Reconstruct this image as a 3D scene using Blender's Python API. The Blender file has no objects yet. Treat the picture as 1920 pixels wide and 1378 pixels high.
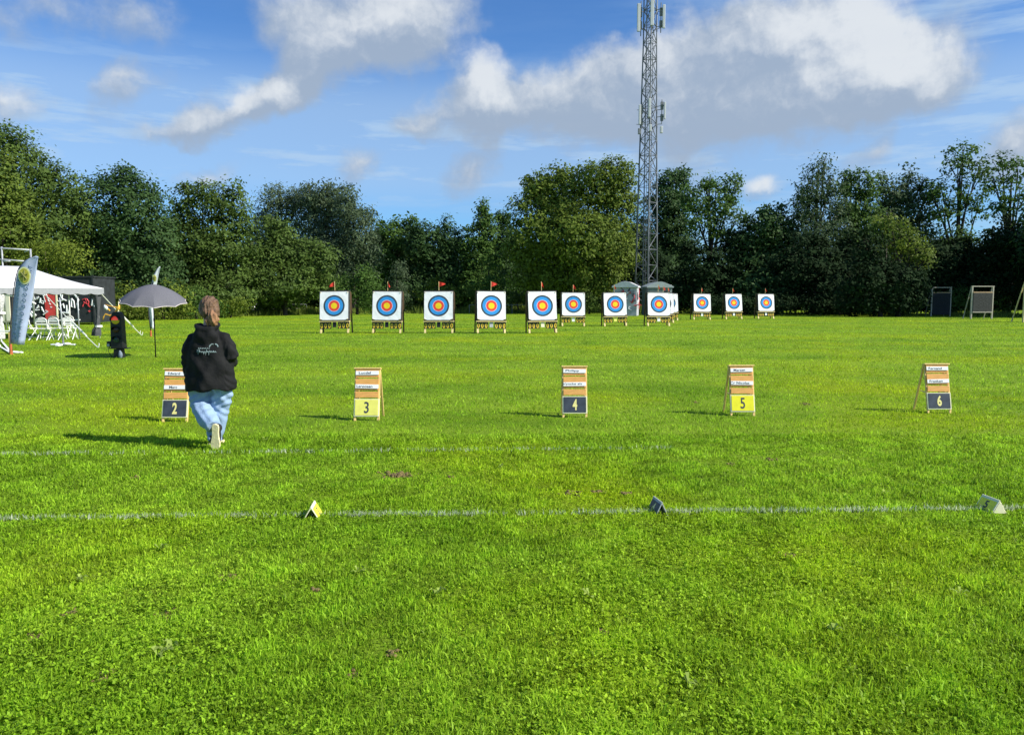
import bpy, math, random
import numpy as np
from mathutils import Vector, Matrix

scene = bpy.context.scene
COL = scene.collection
PI = math.pi
rad = math.radians

# ------------------------------------------------------------------ camera
F = 1450.0
PITCH = rad(5.12)
CAMH = 1.6
cam_data = bpy.data.cameras.new('camera')
cam = bpy.data.objects.new('camera', cam_data)
COL.objects.link(cam)
cam.location = (0, 0, CAMH)
cam.rotation_euler = (PI / 2 - PITCH, 0, 0)
cam_data.sensor_width = 36
cam_data.lens = F / 1920 * 36
cam_data.clip_end = 6000
cam_data.clip_start = 0.05
scene.camera = cam


def ray(px, py):
    a = (px - 960) / F
    b = -(py - 689) / F
    return Vector((a, math.cos(PITCH) + b * math.sin(PITCH), -math.sin(PITCH) + b * math.cos(PITCH)))


def ground(px, py):
    r = ray(px, py)
    t = -CAMH / r.z
    return Vector((r.x * t, r.y * t, 0))


def at(px, py, Y):
    r = ray(px, py)
    t = Y / r.y
    return Vector((r.x * t, Y, CAMH + r.z * t))


# ------------------------------------------------------------------ tags
def tag(o, label=None, cat=None, group=None, kind=None):
    if label: o['label'] = label
    if cat: o['category'] = cat
    if group: o['group'] = group
    if kind: o['kind'] = kind
    return o


def thing(name, loc, label, cat, group=None, rz=0.0):
    o = bpy.data.objects.new(name, None)
    COL.objects.link(o)
    o.location = loc
    o.rotation_euler = (0, 0, rz)
    o.empty_display_size = 0.1
    return tag(o, label, cat, group)


# ------------------------------------------------------------------ materials
def new_mat(name):
    m = bpy.data.materials.new(name)
    m.use_nodes = True
    nt = m.node_tree
    for n in list(nt.nodes): nt.nodes.remove(n)
    out = nt.nodes.new('ShaderNodeOutputMaterial')
    return m, nt, out


def N(nt, typ, **kw):
    n = nt.nodes.new(typ)
    for k, v in kw.items(): setattr(n, k, v)
    return n


def mat(name, col, rough=0.6, var=0.12, scale=8.0, bump=0.0, bscale=60.0, metal=0.0, stretch=None, trans=0.0, spec=0.4):
    m, nt, out = new_mat(name)
    p = N(nt, 'ShaderNodeBsdfPrincipled')
    p.inputs['Roughness'].default_value = rough
    p.inputs['Metallic'].default_value = metal
    p.inputs['Specular IOR Level'].default_value = spec
    tc = N(nt, 'ShaderNodeTexCoord')
    mp = N(nt, 'ShaderNodeMapping')
    if stretch: mp.inputs['Scale'].default_value = stretch
    nt.links.new(tc.outputs['Object'], mp.inputs['Vector'])
    nz = N(nt, 'ShaderNodeTexNoise')
    nz.inputs['Scale'].default_value = scale
    nz.inputs['Detail'].default_value = 5
    nt.links.new(mp.outputs['Vector'], nz.inputs['Vector'])
    rp = N(nt, 'ShaderNodeValToRGB')
    rp.color_ramp.elements[0].position = 0.3
    rp.color_ramp.elements[1].position = 0.7
    rp.color_ramp.elements[0].color = (*[max(0, c * (1 - var)) for c in col], 1)
    rp.color_ramp.elements[1].color = (*[min(1, c * (1 + var)) for c in col], 1)
    nt.links.new(nz.outputs['Fac'], rp.inputs['Fac'])
    nt.links.new(rp.outputs['Color'], p.inputs['Base Color'])
    if bump > 0:
        n2 = N(nt, 'ShaderNodeTexNoise')
        n2.inputs['Scale'].default_value = bscale
        n2.inputs['Detail'].default_value = 4
        nt.links.new(mp.outputs['Vector'], n2.inputs['Vector'])
        b = N(nt, 'ShaderNodeBump')
        b.inputs['Strength'].default_value = bump
        b.inputs['Distance'].default_value = 0.02
        nt.links.new(n2.outputs['Fac'], b.inputs['Height'])
        nt.links.new(b.outputs['Normal'], p.inputs['Normal'])
    if trans > 0:
        t = N(nt, 'ShaderNodeBsdfTranslucent')
        nt.links.new(rp.outputs['Color'], t.inputs['Color'])
        mx = N(nt, 'ShaderNodeMixShader')
        mx.inputs[0].default_value = trans
        nt.links.new(p.outputs[0], mx.inputs[1])
        nt.links.new(t.outputs[0], mx.inputs[2])
        nt.links.new(mx.outputs[0], out.inputs['Surface'])
    else:
        nt.links.new(p.outputs[0], out.inputs['Surface'])
    return m


def leaf_mat(name, col, trans=0.3, var=0.35, yellow=0.0, rough=0.55):
    """Foliage: every leaf has its own tone from the face attribute 'rnd'."""
    m, nt, out = new_mat(name)
    a = N(nt, 'ShaderNodeAttribute', attribute_name='rnd')
    rp = N(nt, 'ShaderNodeValToRGB')
    lo = [c * (1 - var) for c in col]
    hi = [col[0] * (1 + var) + yellow, col[1] * (1 + var * 0.9) + yellow * 0.6, col[2] * (1 + var * 0.4)]
    rp.color_ramp.elements[0].color = (*lo, 1)
    rp.color_ramp.elements[1].color = (*hi, 1)
    nt.links.new(a.outputs['Fac'], rp.inputs['Fac'])
    p = N(nt, 'ShaderNodeBsdfPrincipled')
    p.inputs['Roughness'].default_value = rough
    p.inputs['Specular IOR Level'].default_value = 0.12
    t = N(nt, 'ShaderNodeBsdfTranslucent')
    mx = N(nt, 'ShaderNodeMixShader')
    mx.inputs[0].default_value = trans
    nt.links.new(rp.outputs['Color'], p.inputs['Base Color'])
    nt.links.new(rp.outputs['Color'], t.inputs['Color'])
    nt.links.new(p.outputs[0], mx.inputs[1])
    nt.links.new(t.outputs[0], mx.inputs[2])
    nt.links.new(mx.outputs[0], out.inputs['Surface'])
    return m


# ------------------------------------------------------------------ mesh builder
class MB:
    def __init__(self):
        self.v, self.f, self.mi = [], [], []

    def add(self, vs, fs, M=None, mi=0):
        o = len(self.v)
        if M is None:
            self.v += [Vector(p) for p in vs]
        else:
            self.v += [M @ Vector(p) for p in vs]
        for f in fs:
            self.f.append([i + o for i in f])
            self.mi.append(mi)
        return self

    def box(self, c, s, M=None, mi=0, R=None):
        c = Vector(c)
        hx, hy, hz = s[0] / 2, s[1] / 2, s[2] / 2
        vs = [Vector((x, y, z)) for x in (-hx, hx) for y in (-hy, hy) for z in (-hz, hz)]
        if R is not None: vs = [R @ v for v in vs]
        vs = [v + c for v in vs]
        fs = [(0, 1, 3, 2), (4, 6, 7, 5), (0, 4, 5, 1), (2, 3, 7, 6), (0, 2, 6, 4), (1, 5, 7, 3)]
        return self.add(vs, fs, M, mi)

    def bar(self, a, b, w, t, M=None, mi=0, up=(0, 0, 1)):
        """A rectangular bar from a to b: w across, t along 'up'."""
        a, b = Vector(a), Vector(b)
        d = (b - a)
        L = d.length
        d.normalize()
        u = Vector(up)
        if abs(d.dot(u)) > 0.99: u = Vector((0, 1, 0))
        s = d.cross(u).normalized()
        u = s.cross(d).normalized()
        vs = []
        for p in (a, b):
            for i, j in ((-1, -1), (1, -1), (1, 1), (-1, 1)):
                vs.append(p + s * (i * w / 2) + u * (j * t / 2))
        fs = [(3, 2, 1, 0), (4, 5, 6, 7), (0, 1, 5, 4), (1, 2, 6, 5), (2, 3, 7, 6), (3, 0, 4, 7)]
        return self.add(vs, fs, M, mi)

    def tube(self, pts, r, n=8, M=None, mi=0, cap=True, ref=None):
        """A tube along pts; r is a number, a list of numbers or a list of (a, b)."""
        pts = [Vector(p) for p in pts]
        k = len(pts)
        rr = []
        for i in range(k):
            x = r[i] if isinstance(r, (list, tuple)) else r
            rr.append(x if isinstance(x, (list, tuple)) else (x, x))
        vs, fs = [], []
        s = None
        for i, p in enumerate(pts):
            t = (pts[min(i + 1, k - 1)] - pts[max(i - 1, 0)])
            if t.length < 1e-9: t = Vector((0, 0, 1))
            t.normalize()
            if ref is not None:
                s = Vector(ref)
            elif s is None:
                s = Vector((1, 0, 0)) if abs(t.x) < 0.9 else Vector((0, 1, 0))
            s = (s - t * s.dot(t)).normalized()
            u = t.cross(s)
            a, b = rr[i]
            for j in range(n):
                ang = 2 * PI * j / n
                vs.append(p + s * (a * math.cos(ang)) + u * (b * math.sin(ang)))
        for i in range(k - 1):
            for j in range(n):
                j2 = (j + 1) % n
                fs.append((i * n + j, i * n + j2, (i + 1) * n + j2, (i + 1) * n + j))
        if cap:
            fs.append(tuple(reversed(range(n))))
            fs.append(tuple((k - 1) * n + j for j in range(n)))
        return self.add(vs, fs, M, mi)

    def lathe(self, prof, n=24, M=None, mi=0, cap=True):
        vs, fs = [], []
        for r, z in prof:
            for j in range(n):
                a = 2 * PI * j / n
                vs.append((r * math.cos(a), r * math.sin(a), z))
        for i in range(len(prof) - 1):
            for j in range(n):
                j2 = (j + 1) % n
                fs.append((i * n + j, i * n + j2, (i + 1) * n + j2, (i + 1) * n + j))
        if cap:
            fs.append(tuple(reversed(range(n))))
            fs.append(tuple((len(prof) - 1) * n + j for j in range(n)))
        return self.add(vs, fs, M, mi)

    def prism(self, outline, y0, y1, M=None, mi=0):
        """An outline in x,z pushed from y0 to y1."""
        n = len(outline)
        vs = [(x, y0, z) for x, z in outline] + [(x, y1, z) for x, z in outline]
        fs = [tuple(range(n)), tuple(reversed(range(n, 2 * n)))]
        for i in range(n):
            j = (i + 1) % n
            fs.append((j, i, n + i, n + j))
        return self.add(vs, fs, M, mi)

    def ball(self, c, r, M=None, mi=0, seg=16, rings=10):
        c = Vector(c)
        r = r if isinstance(r, (tuple, list)) else (r, r, r)
        vs, fs = [], []
        for i in range(1, rings):
            th = PI * i / rings
            for j in range(seg):
                a = 2 * PI * j / seg
                vs.append(c + Vector((r[0] * math.sin(th) * math.cos(a), r[1] * math.sin(th) * math.sin(a), r[2] * math.cos(th))))
        for i in range(rings - 2):
            for j in range(seg):
                j2 = (j + 1) % seg
                fs.append((i * seg + j, (i + 1) * seg + j, (i + 1) * seg + j2, i * seg + j2))
        top, bot = len(vs), len(vs) + 1
        vs += [c + Vector((0, 0, r[2])), c - Vector((0, 0, r[2]))]
        for j in range(seg):
            j2 = (j + 1) % seg
            fs.append((top, j, j2))
            fs.append((bot, (rings - 2) * seg + j2, (rings - 2) * seg + j))
        return self.add(vs, fs, M, mi)

    def mesh(self, name):
        me = bpy.data.meshes.new(name)
        me.from_pydata([tuple(p) for p in self.v], [], self.f)
        return me

    def build(self, name, mats, parent=None, smooth=False, bevel=0.0):
        me = self.mesh(name)
        if not isinstance(mats, (list, tuple)): mats = [mats]
        for m in mats: me.materials.append(m)
        me.polygons.foreach_set('material_index', self.mi)
        if smooth: me.polygons.foreach_set('use_smooth', [True] * len(me.polygons))
        o = bpy.data.objects.new(name, me)
        COL.objects.link(o)
        if parent is not None: o.parent = parent
        if bevel > 0:
            b = o.modifiers.new('bevel', 'BEVEL')
            b.width = bevel
            b.segments = 2
            b.limit_method = 'ANGLE'
        me.update()
        return o


def evaluated_mesh(o):
    dg = bpy.context.evaluated_depsgraph_get()
    dg.update()
    return bpy.data.meshes.new_from_object(o.evaluated_get(dg))


def fuse(mb, name, material, parent, voxel=0.012, smooth=4, disp=None):
    """One continuous surface from overlapping closed shapes."""
    me = mb.mesh('fuse')
    o = bpy.data.objects.new('fuse', me)
    COL.objects.link(o)
    r = o.modifiers.new('r', 'REMESH')
    r.mode = 'VOXEL'
    r.voxel_size = voxel
    if smooth:
        s = o.modifiers.new('s', 'SMOOTH')
        s.factor = 0.5
        s.iterations = smooth
    res = evaluated_mesh(o)
    bpy.data.objects.remove(o)
    if disp is not None:
        n = len(res.vertices)
        co = np.empty(n * 3, np.float32)
        no = np.empty(n * 3, np.float32)
        res.vertices.foreach_get('co', co)
        res.vertices.foreach_get('normal', no)
        co, no = co.reshape(-1, 3), no.reshape(-1, 3)
        d = np.array([disp(p) for p in co], np.float32)
        co = co + no * d[:, None]
        res.vertices.foreach_set('co', co.ravel())
    res.name = name
    res.materials.clear()
    res.materials.append(material)
    res.polygons.foreach_set('use_smooth', [True] * len(res.polygons))
    out = bpy.data.objects.new(name, res)
    COL.objects.link(out)
    if parent is not None: out.parent = parent
    res.update()
    return out


_TXT = {}


def text_geo(body, bold=0.0):
    """Vertices and faces of a line of writing, 1 unit high, centred on the origin, in x,y."""
    key = (body, bold)
    if key in _TXT: return _TXT[key]
    c = bpy.data.curves.new('t', 'FONT')
    c.body = body
    c.size = 1.0
    c.offset = bold
    c.extrude = 0.004
    c.resolution_u = 3
    c.align_x = 'CENTER'
    o = bpy.data.objects.new('t', c)
    COL.objects.link(o)
    me = evaluated_mesh(o)
    vs = [v.co.copy() for v in me.vertices]
    fs = [tuple(p.vertices) for p in me.polygons]
    bpy.data.objects.remove(o)
    bpy.data.curves.remove(c)
    bpy.data.meshes.remove(me)
    xs, ys = [v.x for v in vs], [v.y for v in vs]
    cx, cy = (min(xs) + max(xs)) / 2, (min(ys) + max(ys)) / 2
    h = max(ys) - min(ys)
    vs = [Vector(((v.x - cx) / h, (v.y - cy) / h, v.z / h)) for v in vs]
    _TXT[key] = (vs, fs, (max(xs) - min(xs)) / h)
    return _TXT[key]


def add_text(mb, body, M, w, h, bold=0.0, mi=0):
    """Writing w wide, h high in the x,z plane of M, facing -y."""
    vs, fs, asp = text_geo(body, bold)
    T = M @ Matrix.Rotation(PI / 2, 4, 'X') @ Matrix.Diagonal((w / asp, h, h * 0.25, 1))
    mb.add(vs, fs, T, mi)


# ------------------------------------------------------------------ sun and sky
SUN_EL = rad(38)
SUN_AZ = rad(90 + 17)          # clockwise from +Y: to the right and a little behind the camera
SUNDIR = Vector((math.sin(SUN_AZ) * math.cos(SUN_EL), math.cos(SUN_AZ) * math.cos(SUN_EL), math.sin(SUN_EL)))
sl = bpy.data.lights.new('sun', 'SUN')
sl.energy = 4.6
sl.angle = rad(0.5)
sl.color = (1.0, 0.94, 0.84)
so = bpy.data.objects.new('sun', sl)
COL.objects.link(so)
so.rotation_euler = SUNDIR.to_track_quat('Z', 'Y').to_euler()
so.location = (30, -10, 40)

world = bpy.data.worlds.new('World')
scene.world = world
world.use_nodes = True
wt = world.node_tree
for n in list(wt.nodes): wt.nodes.remove(n)


def azel(px, py):
    d = ray(px, py).normalized()
    return math.atan2(d.x, d.y), math.asin(d.z)


# clouds: (px, py, rx, ry, slope in degrees, weight); placed by the direction they stand in
CLOUDS = [
    (690, 20, 230, 110, 8, 1.3), (600, 110, 130, 70, 35, 1.0), (760, 60, 150, 90, 20, 1.0), (560, 30, 90, 90, 0, .7),
    (450, 200, 140, 60, 22, 1.15), (530, 165, 90, 50, 25, .8), (350, 230, 90, 42, 10, .8), (268, 252, 55, 30, 10, .7),
    (900, 150, 70, 85, 10, 1.1), (860, 215, 150, 62, 5, 1.1), (765, 240, 70, 32, 15, .6), (1000, 195, 160, 80, 15, 1.1),
    (1120, 170, 170, 110, 20, 1.2), (1210, 120, 130, 90, 25, 1.0), (1260, 220, 230, 75, 5, 1.1), (1350, 110, 170, 120, 25, 1.2),
    (1480, 90, 170, 150, 20, 1.3), (1580, 60, 130, 110, 0, 1.0), (1650, 140, 150, 90, 10, 1.0), (1480, 215, 170, 70, 10, .9),
    (1740, 120, 120, 90, 25, .8), (1600, 220, 150, 60, 25, .8), (1300, 290, 150, 50, 15, .7),
    (25, 178, 70, 45, 0, .85), (212, 190, 95, 46, 55, .62), (258, 150, 80, 34, 15, .6), (60, 5, 200, 60, 0, .7), (265, 30, 80, 90, 10, .55),
    (400, 318, 95, 26, 14, .7), (680, 312, 66, 40, 38, .78), (880, 322, 95, 60, 45, .82),
    (1425, 358, 60, 34, 5, 1.0), (1915, 275, 100, 80, 30, 1.3), (1640, 292, 80, 28, 40, .7), (1340, 330, 80, 36, 20, .6),
    (1900, -60, 300, 60, 10, .5),
]

# where the tops of the heaps stand in full sun
TOPS = [
    (545, 60, 90, 90, 0, .5), (720, 20, 120, 60, 10, .8), (655, 70, 60, 60, 0, .35), (450, 178, 55, 38, 25, 1.1), (535, 160, 45, 40, 30, 1.0), (700, 120, 60, 30, 20, .5),
    (905, 140, 58, 85, 5, 1.3), (890, 200, 60, 40, 0, .5), (1000, 160, 50, 24, 30, .3), (1090, 105, 80, 30, 25, .45), (1250, 55, 80, 45, 20, .6), (1330, 120, 60, 50, 10, .25),
    (1440, 60, 90, 90, 20, .6), (1590, 60, 140, 90, 0, 1.15), (1520, 160, 70, 60, 40, .9), (1650, 120, 110, 60, 10, .7), (1760, 90, 80, 50, 20, .5), (1620, 30, 90, 60, 0, .6),
    (20, 168, 50, 30, 0, .4), (1425, 352, 45, 25, 0, 1.0), (1560, 235, 80, 30, 20, .5),
]


def blob_group(name, blobs):
    grp = bpy.data.node_groups.new(name, 'ShaderNodeTree')
    grp.interface.new_socket('Vector', in_out='INPUT', socket_type='NodeSocketVector')
    grp.interface.new_socket('Value', in_out='OUTPUT', socket_type='NodeSocketFloat')
    gi = grp.nodes.new('NodeGroupInput')
    go = grp.nodes.new('NodeGroupOutput')
    acc = None
    for (px, py, rx, ry, sl_, w) in blobs:
        a, e = azel(px, py)
        mp = grp.nodes.new('ShaderNodeMapping')
        mp.vector_type = 'TEXTURE'
        mp.inputs['Location'].default_value = (a, e, 0)
        mp.inputs['Rotation'].default_value = (0, 0, rad(sl_))
        mp.inputs['Scale'].default_value = (rx / F, ry / F, 1)
        grp.links.new(gi.outputs[0], mp.inputs['Vector'])
        g = grp.nodes.new('ShaderNodeTexGradient')
        g.gradient_type = 'SPHERICAL'
        grp.links.new(mp.outputs[0], g.inputs['Vector'])
        m = grp.nodes.new('ShaderNodeMath')
        m.operation = 'MULTIPLY_ADD'
        grp.links.new(g.outputs['Fac'], m.inputs[0])
        m.inputs[1].default_value = w
        if acc is None:
            m.inputs[2].default_value = 0
        else:
            grp.links.new(acc, m.inputs[2])
        acc = m.outputs[0]
    grp.links.new(acc, go.inputs[0])
    return grp


grp = blob_group('cloud_field', CLOUDS)
grp_tops = blob_group('cloud_tops', TOPS)


def WM(op, *ins, clamp=False):
    m = wt.nodes.new('ShaderNodeMath')
    m.operation = op
    m.use_clamp = clamp
    for i, x in enumerate(ins):
        if isinstance(x, (int, float)):
            m.inputs[i].default_value = x
        else:
            wt.links.new(x, m.inputs[i])
    return m.outputs[0]


def WMR(val, a, b, c=0.0, d=1.0):
    m = wt.nodes.new('ShaderNodeMapRange')
    m.interpolation_type = 'SMOOTHSTEP'
    wt.links.new(val, m.inputs['Value'])
    for k, x in (('From Min', a), ('From Max', b), ('To Min', c), ('To Max', d)): m.inputs[k].default_value = x
    return m.outputs['Result']


def WV(op, a, b, scale=None):
    m = wt.nodes.new('ShaderNodeVectorMath')
    m.operation = op
    for i, x in enumerate((a, b)):
        if x is None: continue
        if isinstance(x, tuple):
            m.inputs[i].default_value = x
        else:
            wt.links.new(x, m.inputs[i])
    if scale is not None: m.inputs['Scale'].default_value = scale
    return m.outputs[0]


def WN(vec, scale, detail, rough=0.55, col=False):
    n = wt.nodes.new('ShaderNodeTexNoise')
    n.inputs['Scale'].default_value = scale
    n.inputs['Detail'].default_value = detail
    n.inputs['Roughness'].default_value = rough
    wt.links.new(vec, n.inputs['Vector'])
    return n.outputs['Color'] if col else n.outputs['Fac']


tc = wt.nodes.new('ShaderNodeTexCoord')
D = tc.outputs['Generated']
sep = wt.nodes.new('ShaderNodeSeparateXYZ')
wt.links.new(D, sep.inputs[0])
AZ = WM('ARCTAN2', sep.outputs['X'], sep.outputs['Y'])
EL = WM('ARCSINE', sep.outputs['Z'])
cmb = wt.nodes.new('ShaderNodeCombineXYZ')
wt.links.new(AZ, cmb.inputs[0])
wt.links.new(EL, cmb.inputs[1])
P = cmb.outputs[0]
warp = WV('SCALE', WV('SUBTRACT', WN(P, 9.0, 5, 0.6, True), (.5, .5, .5)), None, 0.085)
Pw = WV('ADD', P, warp)
g1 = wt.nodes.new('ShaderNodeGroup'); g1.node_tree = grp
wt.links.new(Pw, g1.inputs[0])
g2 = wt.nodes.new('ShaderNodeGroup'); g2.node_tree = grp
wt.links.new(WV('ADD', Pw, (0.014, 0.022, 0)), g2.inputs[0])
g3 = wt.nodes.new('ShaderNodeGroup'); g3.node_tree = grp_tops
wt.links.new(Pw, g3.inputs[0])
fbm = WN(P, 22.0, 6, 0.6)
fbm2 = WN(WV('ADD', P, (0.008, 0.011, 0)), 22.0, 6, 0.6)
mid = WN(WV('ADD', P, (.3, .7, .2)), 10.0, 6, 0.62)
big = WN(WV('ADD', P, (.9, .1, .4)), 4.0, 3, 0.5)
dens = WM('ADD', g1.outputs[0], WM('ADD', WM('MULTIPLY', WM('SUBTRACT', fbm, .5), .95), WM('MULTIPLY', WM('SUBTRACT', mid, .5), .9)))
alpha = WM('MULTIPLY', WMR(dens, .0, 1.05), WMR(g1.outputs[0], .0, .30))
dens2 = WM('ADD', g2.outputs[0], WM('ADD', WM('MULTIPLY', WM('SUBTRACT', fbm2, .5), .7), WM('MULTIPLY', WM('SUBTRACT', mid, .5), .9)))
edge = WM('MULTIPLY', WM('SUBTRACT', dens, dens2), .9)
glow = WM('MULTIPLY', g3.outputs[0], WM('ADD', -.35, WM('ADD', WM('MULTIPLY', fbm, 1.1), WM('MULTIPLY', mid, 1.1))))
litx = WM('ADD', WM('ADD', WM('MULTIPLY', WM('ADD', WM('MULTIPLY', mid, .6), WM('MULTIPLY', big, .4)), .48), edge), glow)
billow = WM('MULTIPLY', WM('SUBTRACT', WN(Pw, 34.0, 6, .58), WN(WV('ADD', Pw, (.005, .008, 0)), 34.0, 6, .58)), 1.1)
lit = WMR(WM('ADD', litx, billow), .05, 1.5)
# thin high cloud in level streaks
st = wt.nodes.new('ShaderNodeCombineXYZ')
wt.links.new(WM('MULTIPLY', AZ, 2.2), st.inputs[0])
wt.links.new(WM('MULTIPLY', EL, 15.0), st.inputs[1])
cir = WN(st.outputs[0], 2.2, 7, 0.62)
band = WM('MULTIPLY', WMR(EL, .09, .15), WMR(EL, .31, .22))
streak = WM('MAXIMUM', WM('MULTIPLY', band, .50), WM('MULTIPLY', WMR(cir, .36, .64), WM('ADD', WM('MULTIPLY', band, .80), .03)))
rightwisp = WM('MULTIPLY', WMR(AZ, .05, .45), WMR(cir, .34, .68))
streak = WM('MAXIMUM', streak, WM('MULTIPLY', rightwisp, .75))

sky = wt.nodes.new('ShaderNodeTexSky')
sky.sky_type = 'NISHITA'
sky.sun_disc = False
sky.sun_elevation = SUN_EL
sky.sun_rotation = SUN_AZ
sky.altitude = 0
sky.air_density = 1.0
sky.dust_density = 0.2
sky.ozone_density = 2.5
SKY_STRENGTH = 0.105
CLOUD_GAIN = 0.62
skyc = WV('MULTIPLY', WV('SCALE', sky.outputs[0], None, SKY_STRENGTH), (.38, .62, .90))


def wmix(fac, a, b):
    m = wt.nodes.new('ShaderNodeMix')
    m.data_type = 'RGBA'
    wt.links.new(fac, m.inputs['Factor'])
    for k, x in (('A', a), ('B', b)):
        s = [i for i in m.inputs if i.name == k and i.type == 'RGBA'][0]
        if isinstance(x, tuple):
            s.default_value = (*x, 1)
        else:
            wt.links.new(x, s)
    return [o for o in m.outputs if o.type == 'RGBA'][0]


CG = CLOUD_GAIN
c1 = wmix(streak, skyc, (.285, .395, .53))
ccol = wmix(lit, (.220, .275, .358), (.475, .500, .525))
c2 = wmix(WM('MULTIPLY', alpha, .94), c1, ccol)
bg = wt.nodes.new('ShaderNodeBackground')
bg.inputs['Strength'].default_value = 1.0
wt.links.new(c2, bg.inputs['Color'])
wo = wt.nodes.new('ShaderNodeOutputWorld')
wt.links.new(bg.outputs[0], wo.inputs['Surface'])

scene.view_settings.view_transform = 'Standard'
scene.view_settings.look = 'None'
scene.view_settings.exposure = 0.7
scene.view_settings.gamma = 1
scene.cycles.max_bounces = 6
scene.cycles.diffuse_bounces = 3
scene.cycles.transmission_bounces = 4
scene.cycles.use_denoising = True

# ------------------------------------------------------------------ field
def field_colour(nt, base_hi, base_lo, base_yel):
    """Field colour from where it lies in the world: mown streaks, mossy and yellowish patches."""
    g = N(nt, 'ShaderNodeNewGeometry')
    n1 = N(nt, 'ShaderNodeTexNoise'); n1.inputs['Scale'].default_value = 0.55; n1.inputs['Detail'].default_value = 5
    nt.links.new(g.outputs['Position'], n1.inputs['Vector'])
    mp = N(nt, 'ShaderNodeMapping'); mp.inputs['Scale'].default_value = (0.05, 0.42, 1)
    nt.links.new(g.outputs['Position'], mp.inputs['Vector'])
    n2 = N(nt, 'ShaderNodeTexNoise'); n2.inputs['Scale'].default_value = 1.0; n2.inputs['Detail'].default_value = 4
    nt.links.new(mp.outputs[0], n2.inputs['Vector'])
    n3 = N(nt, 'ShaderNodeTexNoise'); n3.inputs['Scale'].default_value = 0.23; n3.inputs['Detail'].default_value = 3
    nt.links.new(g.outputs['Position'], n3.inputs['Vector'])
    mr = N(nt, 'ShaderNodeMapRange'); mr.inputs['From Min'].default_value = .38; mr.inputs['From Max'].default_value = .62
    ad = N(nt, 'ShaderNodeMath', operation='ADD'); ml = N(nt, 'ShaderNodeMath', operation='MULTIPLY'); ml.inputs[1].default_value = .5
    nt.links.new(n1.outputs['Fac'], ad.inputs[0]); nt.links.new(n2.outputs['Fac'], ad.inputs[1])
    nt.links.new(ad.outputs[0], ml.inputs[0]); nt.links.new(ml.outputs[0], mr.inputs['Value'])
    m1 = N(nt, 'ShaderNodeMix', data_type='RGBA')
    nt.links.new(mr.outputs[0], m1.inputs[0])
    m1.inputs[6].default_value = (*base_lo, 1); m1.inputs[7].default_value = (*base_hi, 1)
    mr2 = N(nt, 'ShaderNodeMapRange'); mr2.inputs['From Min'].default_value = .48; mr2.inputs['From Max'].default_value = .66; mr2.inputs['To Max'].default_value = .85
    nt.links.new(n3.outputs['Fac'], mr2.inputs['Value'])
    m2 = N(nt, 'ShaderNodeMix', data_type='RGBA')
    nt.links.new(mr2.outputs[0], m2.inputs[0])
    nt.links.new(m1.outputs[2], m2.inputs[6]); m2.inputs[7].default_value = (*base_yel, 1)
    return m2.outputs[2], g


GHI, GLO, GYE = (.352, .535, .034), (.20, .365, .015), (.39, .52, .012)


def make_field_mat():
    m, nt, out = new_mat('field_turf')
    col, g = field_colour(nt, GHI, GLO, GYE)
    fine = N(nt, 'ShaderNodeTexNoise'); fine.inputs['Scale'].default_value = 34.0; fine.inputs['Detail'].default_value = 8; fine.inputs['Roughness'].default_value = .7
    nt.links.new(g.outputs['Position'], fine.inputs['Vector'])
    mr = N(nt, 'ShaderNodeMapRange'); mr.inputs['From Min'].default_value = .3; mr.inputs['From Max'].default_value = .7; mr.inputs['To Min'].default_value = .22; mr.inputs['To Max'].default_value = .80
    nt.links.new(fine.outputs['Fac'], mr.inputs['Value'])
    vm = N(nt, 'ShaderNodeVectorMath', operation='SCALE')
    nt.links.new(col, vm.inputs[0]); nt.links.new(mr.outputs[0], vm.inputs['Scale'])
    p = N(nt, 'ShaderNodeBsdfPrincipled'); p.inputs['Roughness'].default_value = .9; p.inputs['Specular IOR Level'].default_value = .1
    nt.links.new(vm.outputs[0], p.inputs['Base Color'])
    b = N(nt, 'ShaderNodeBump'); b.inputs['Strength'].default_value = .6; b.inputs['Distance'].default_value = .04
    nt.links.new(fine.outputs['Fac'], b.inputs['Height']); nt.links.new(b.outputs[0], p.inputs['Normal'])
    nt.links.new(p.outputs[0], out.inputs['Surface'])
    return m


mb = MB()
mb.add([(-3000, -200, 0), (3000, -200, 0), (3000, 5000, 0), (-3000, 5000, 0)], [(0, 1, 2, 3)])
fld = mb.build('ground', make_field_mat())
tag(fld, 'mown green playing field reaching to the trees', 'ground', kind='structure')


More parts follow.
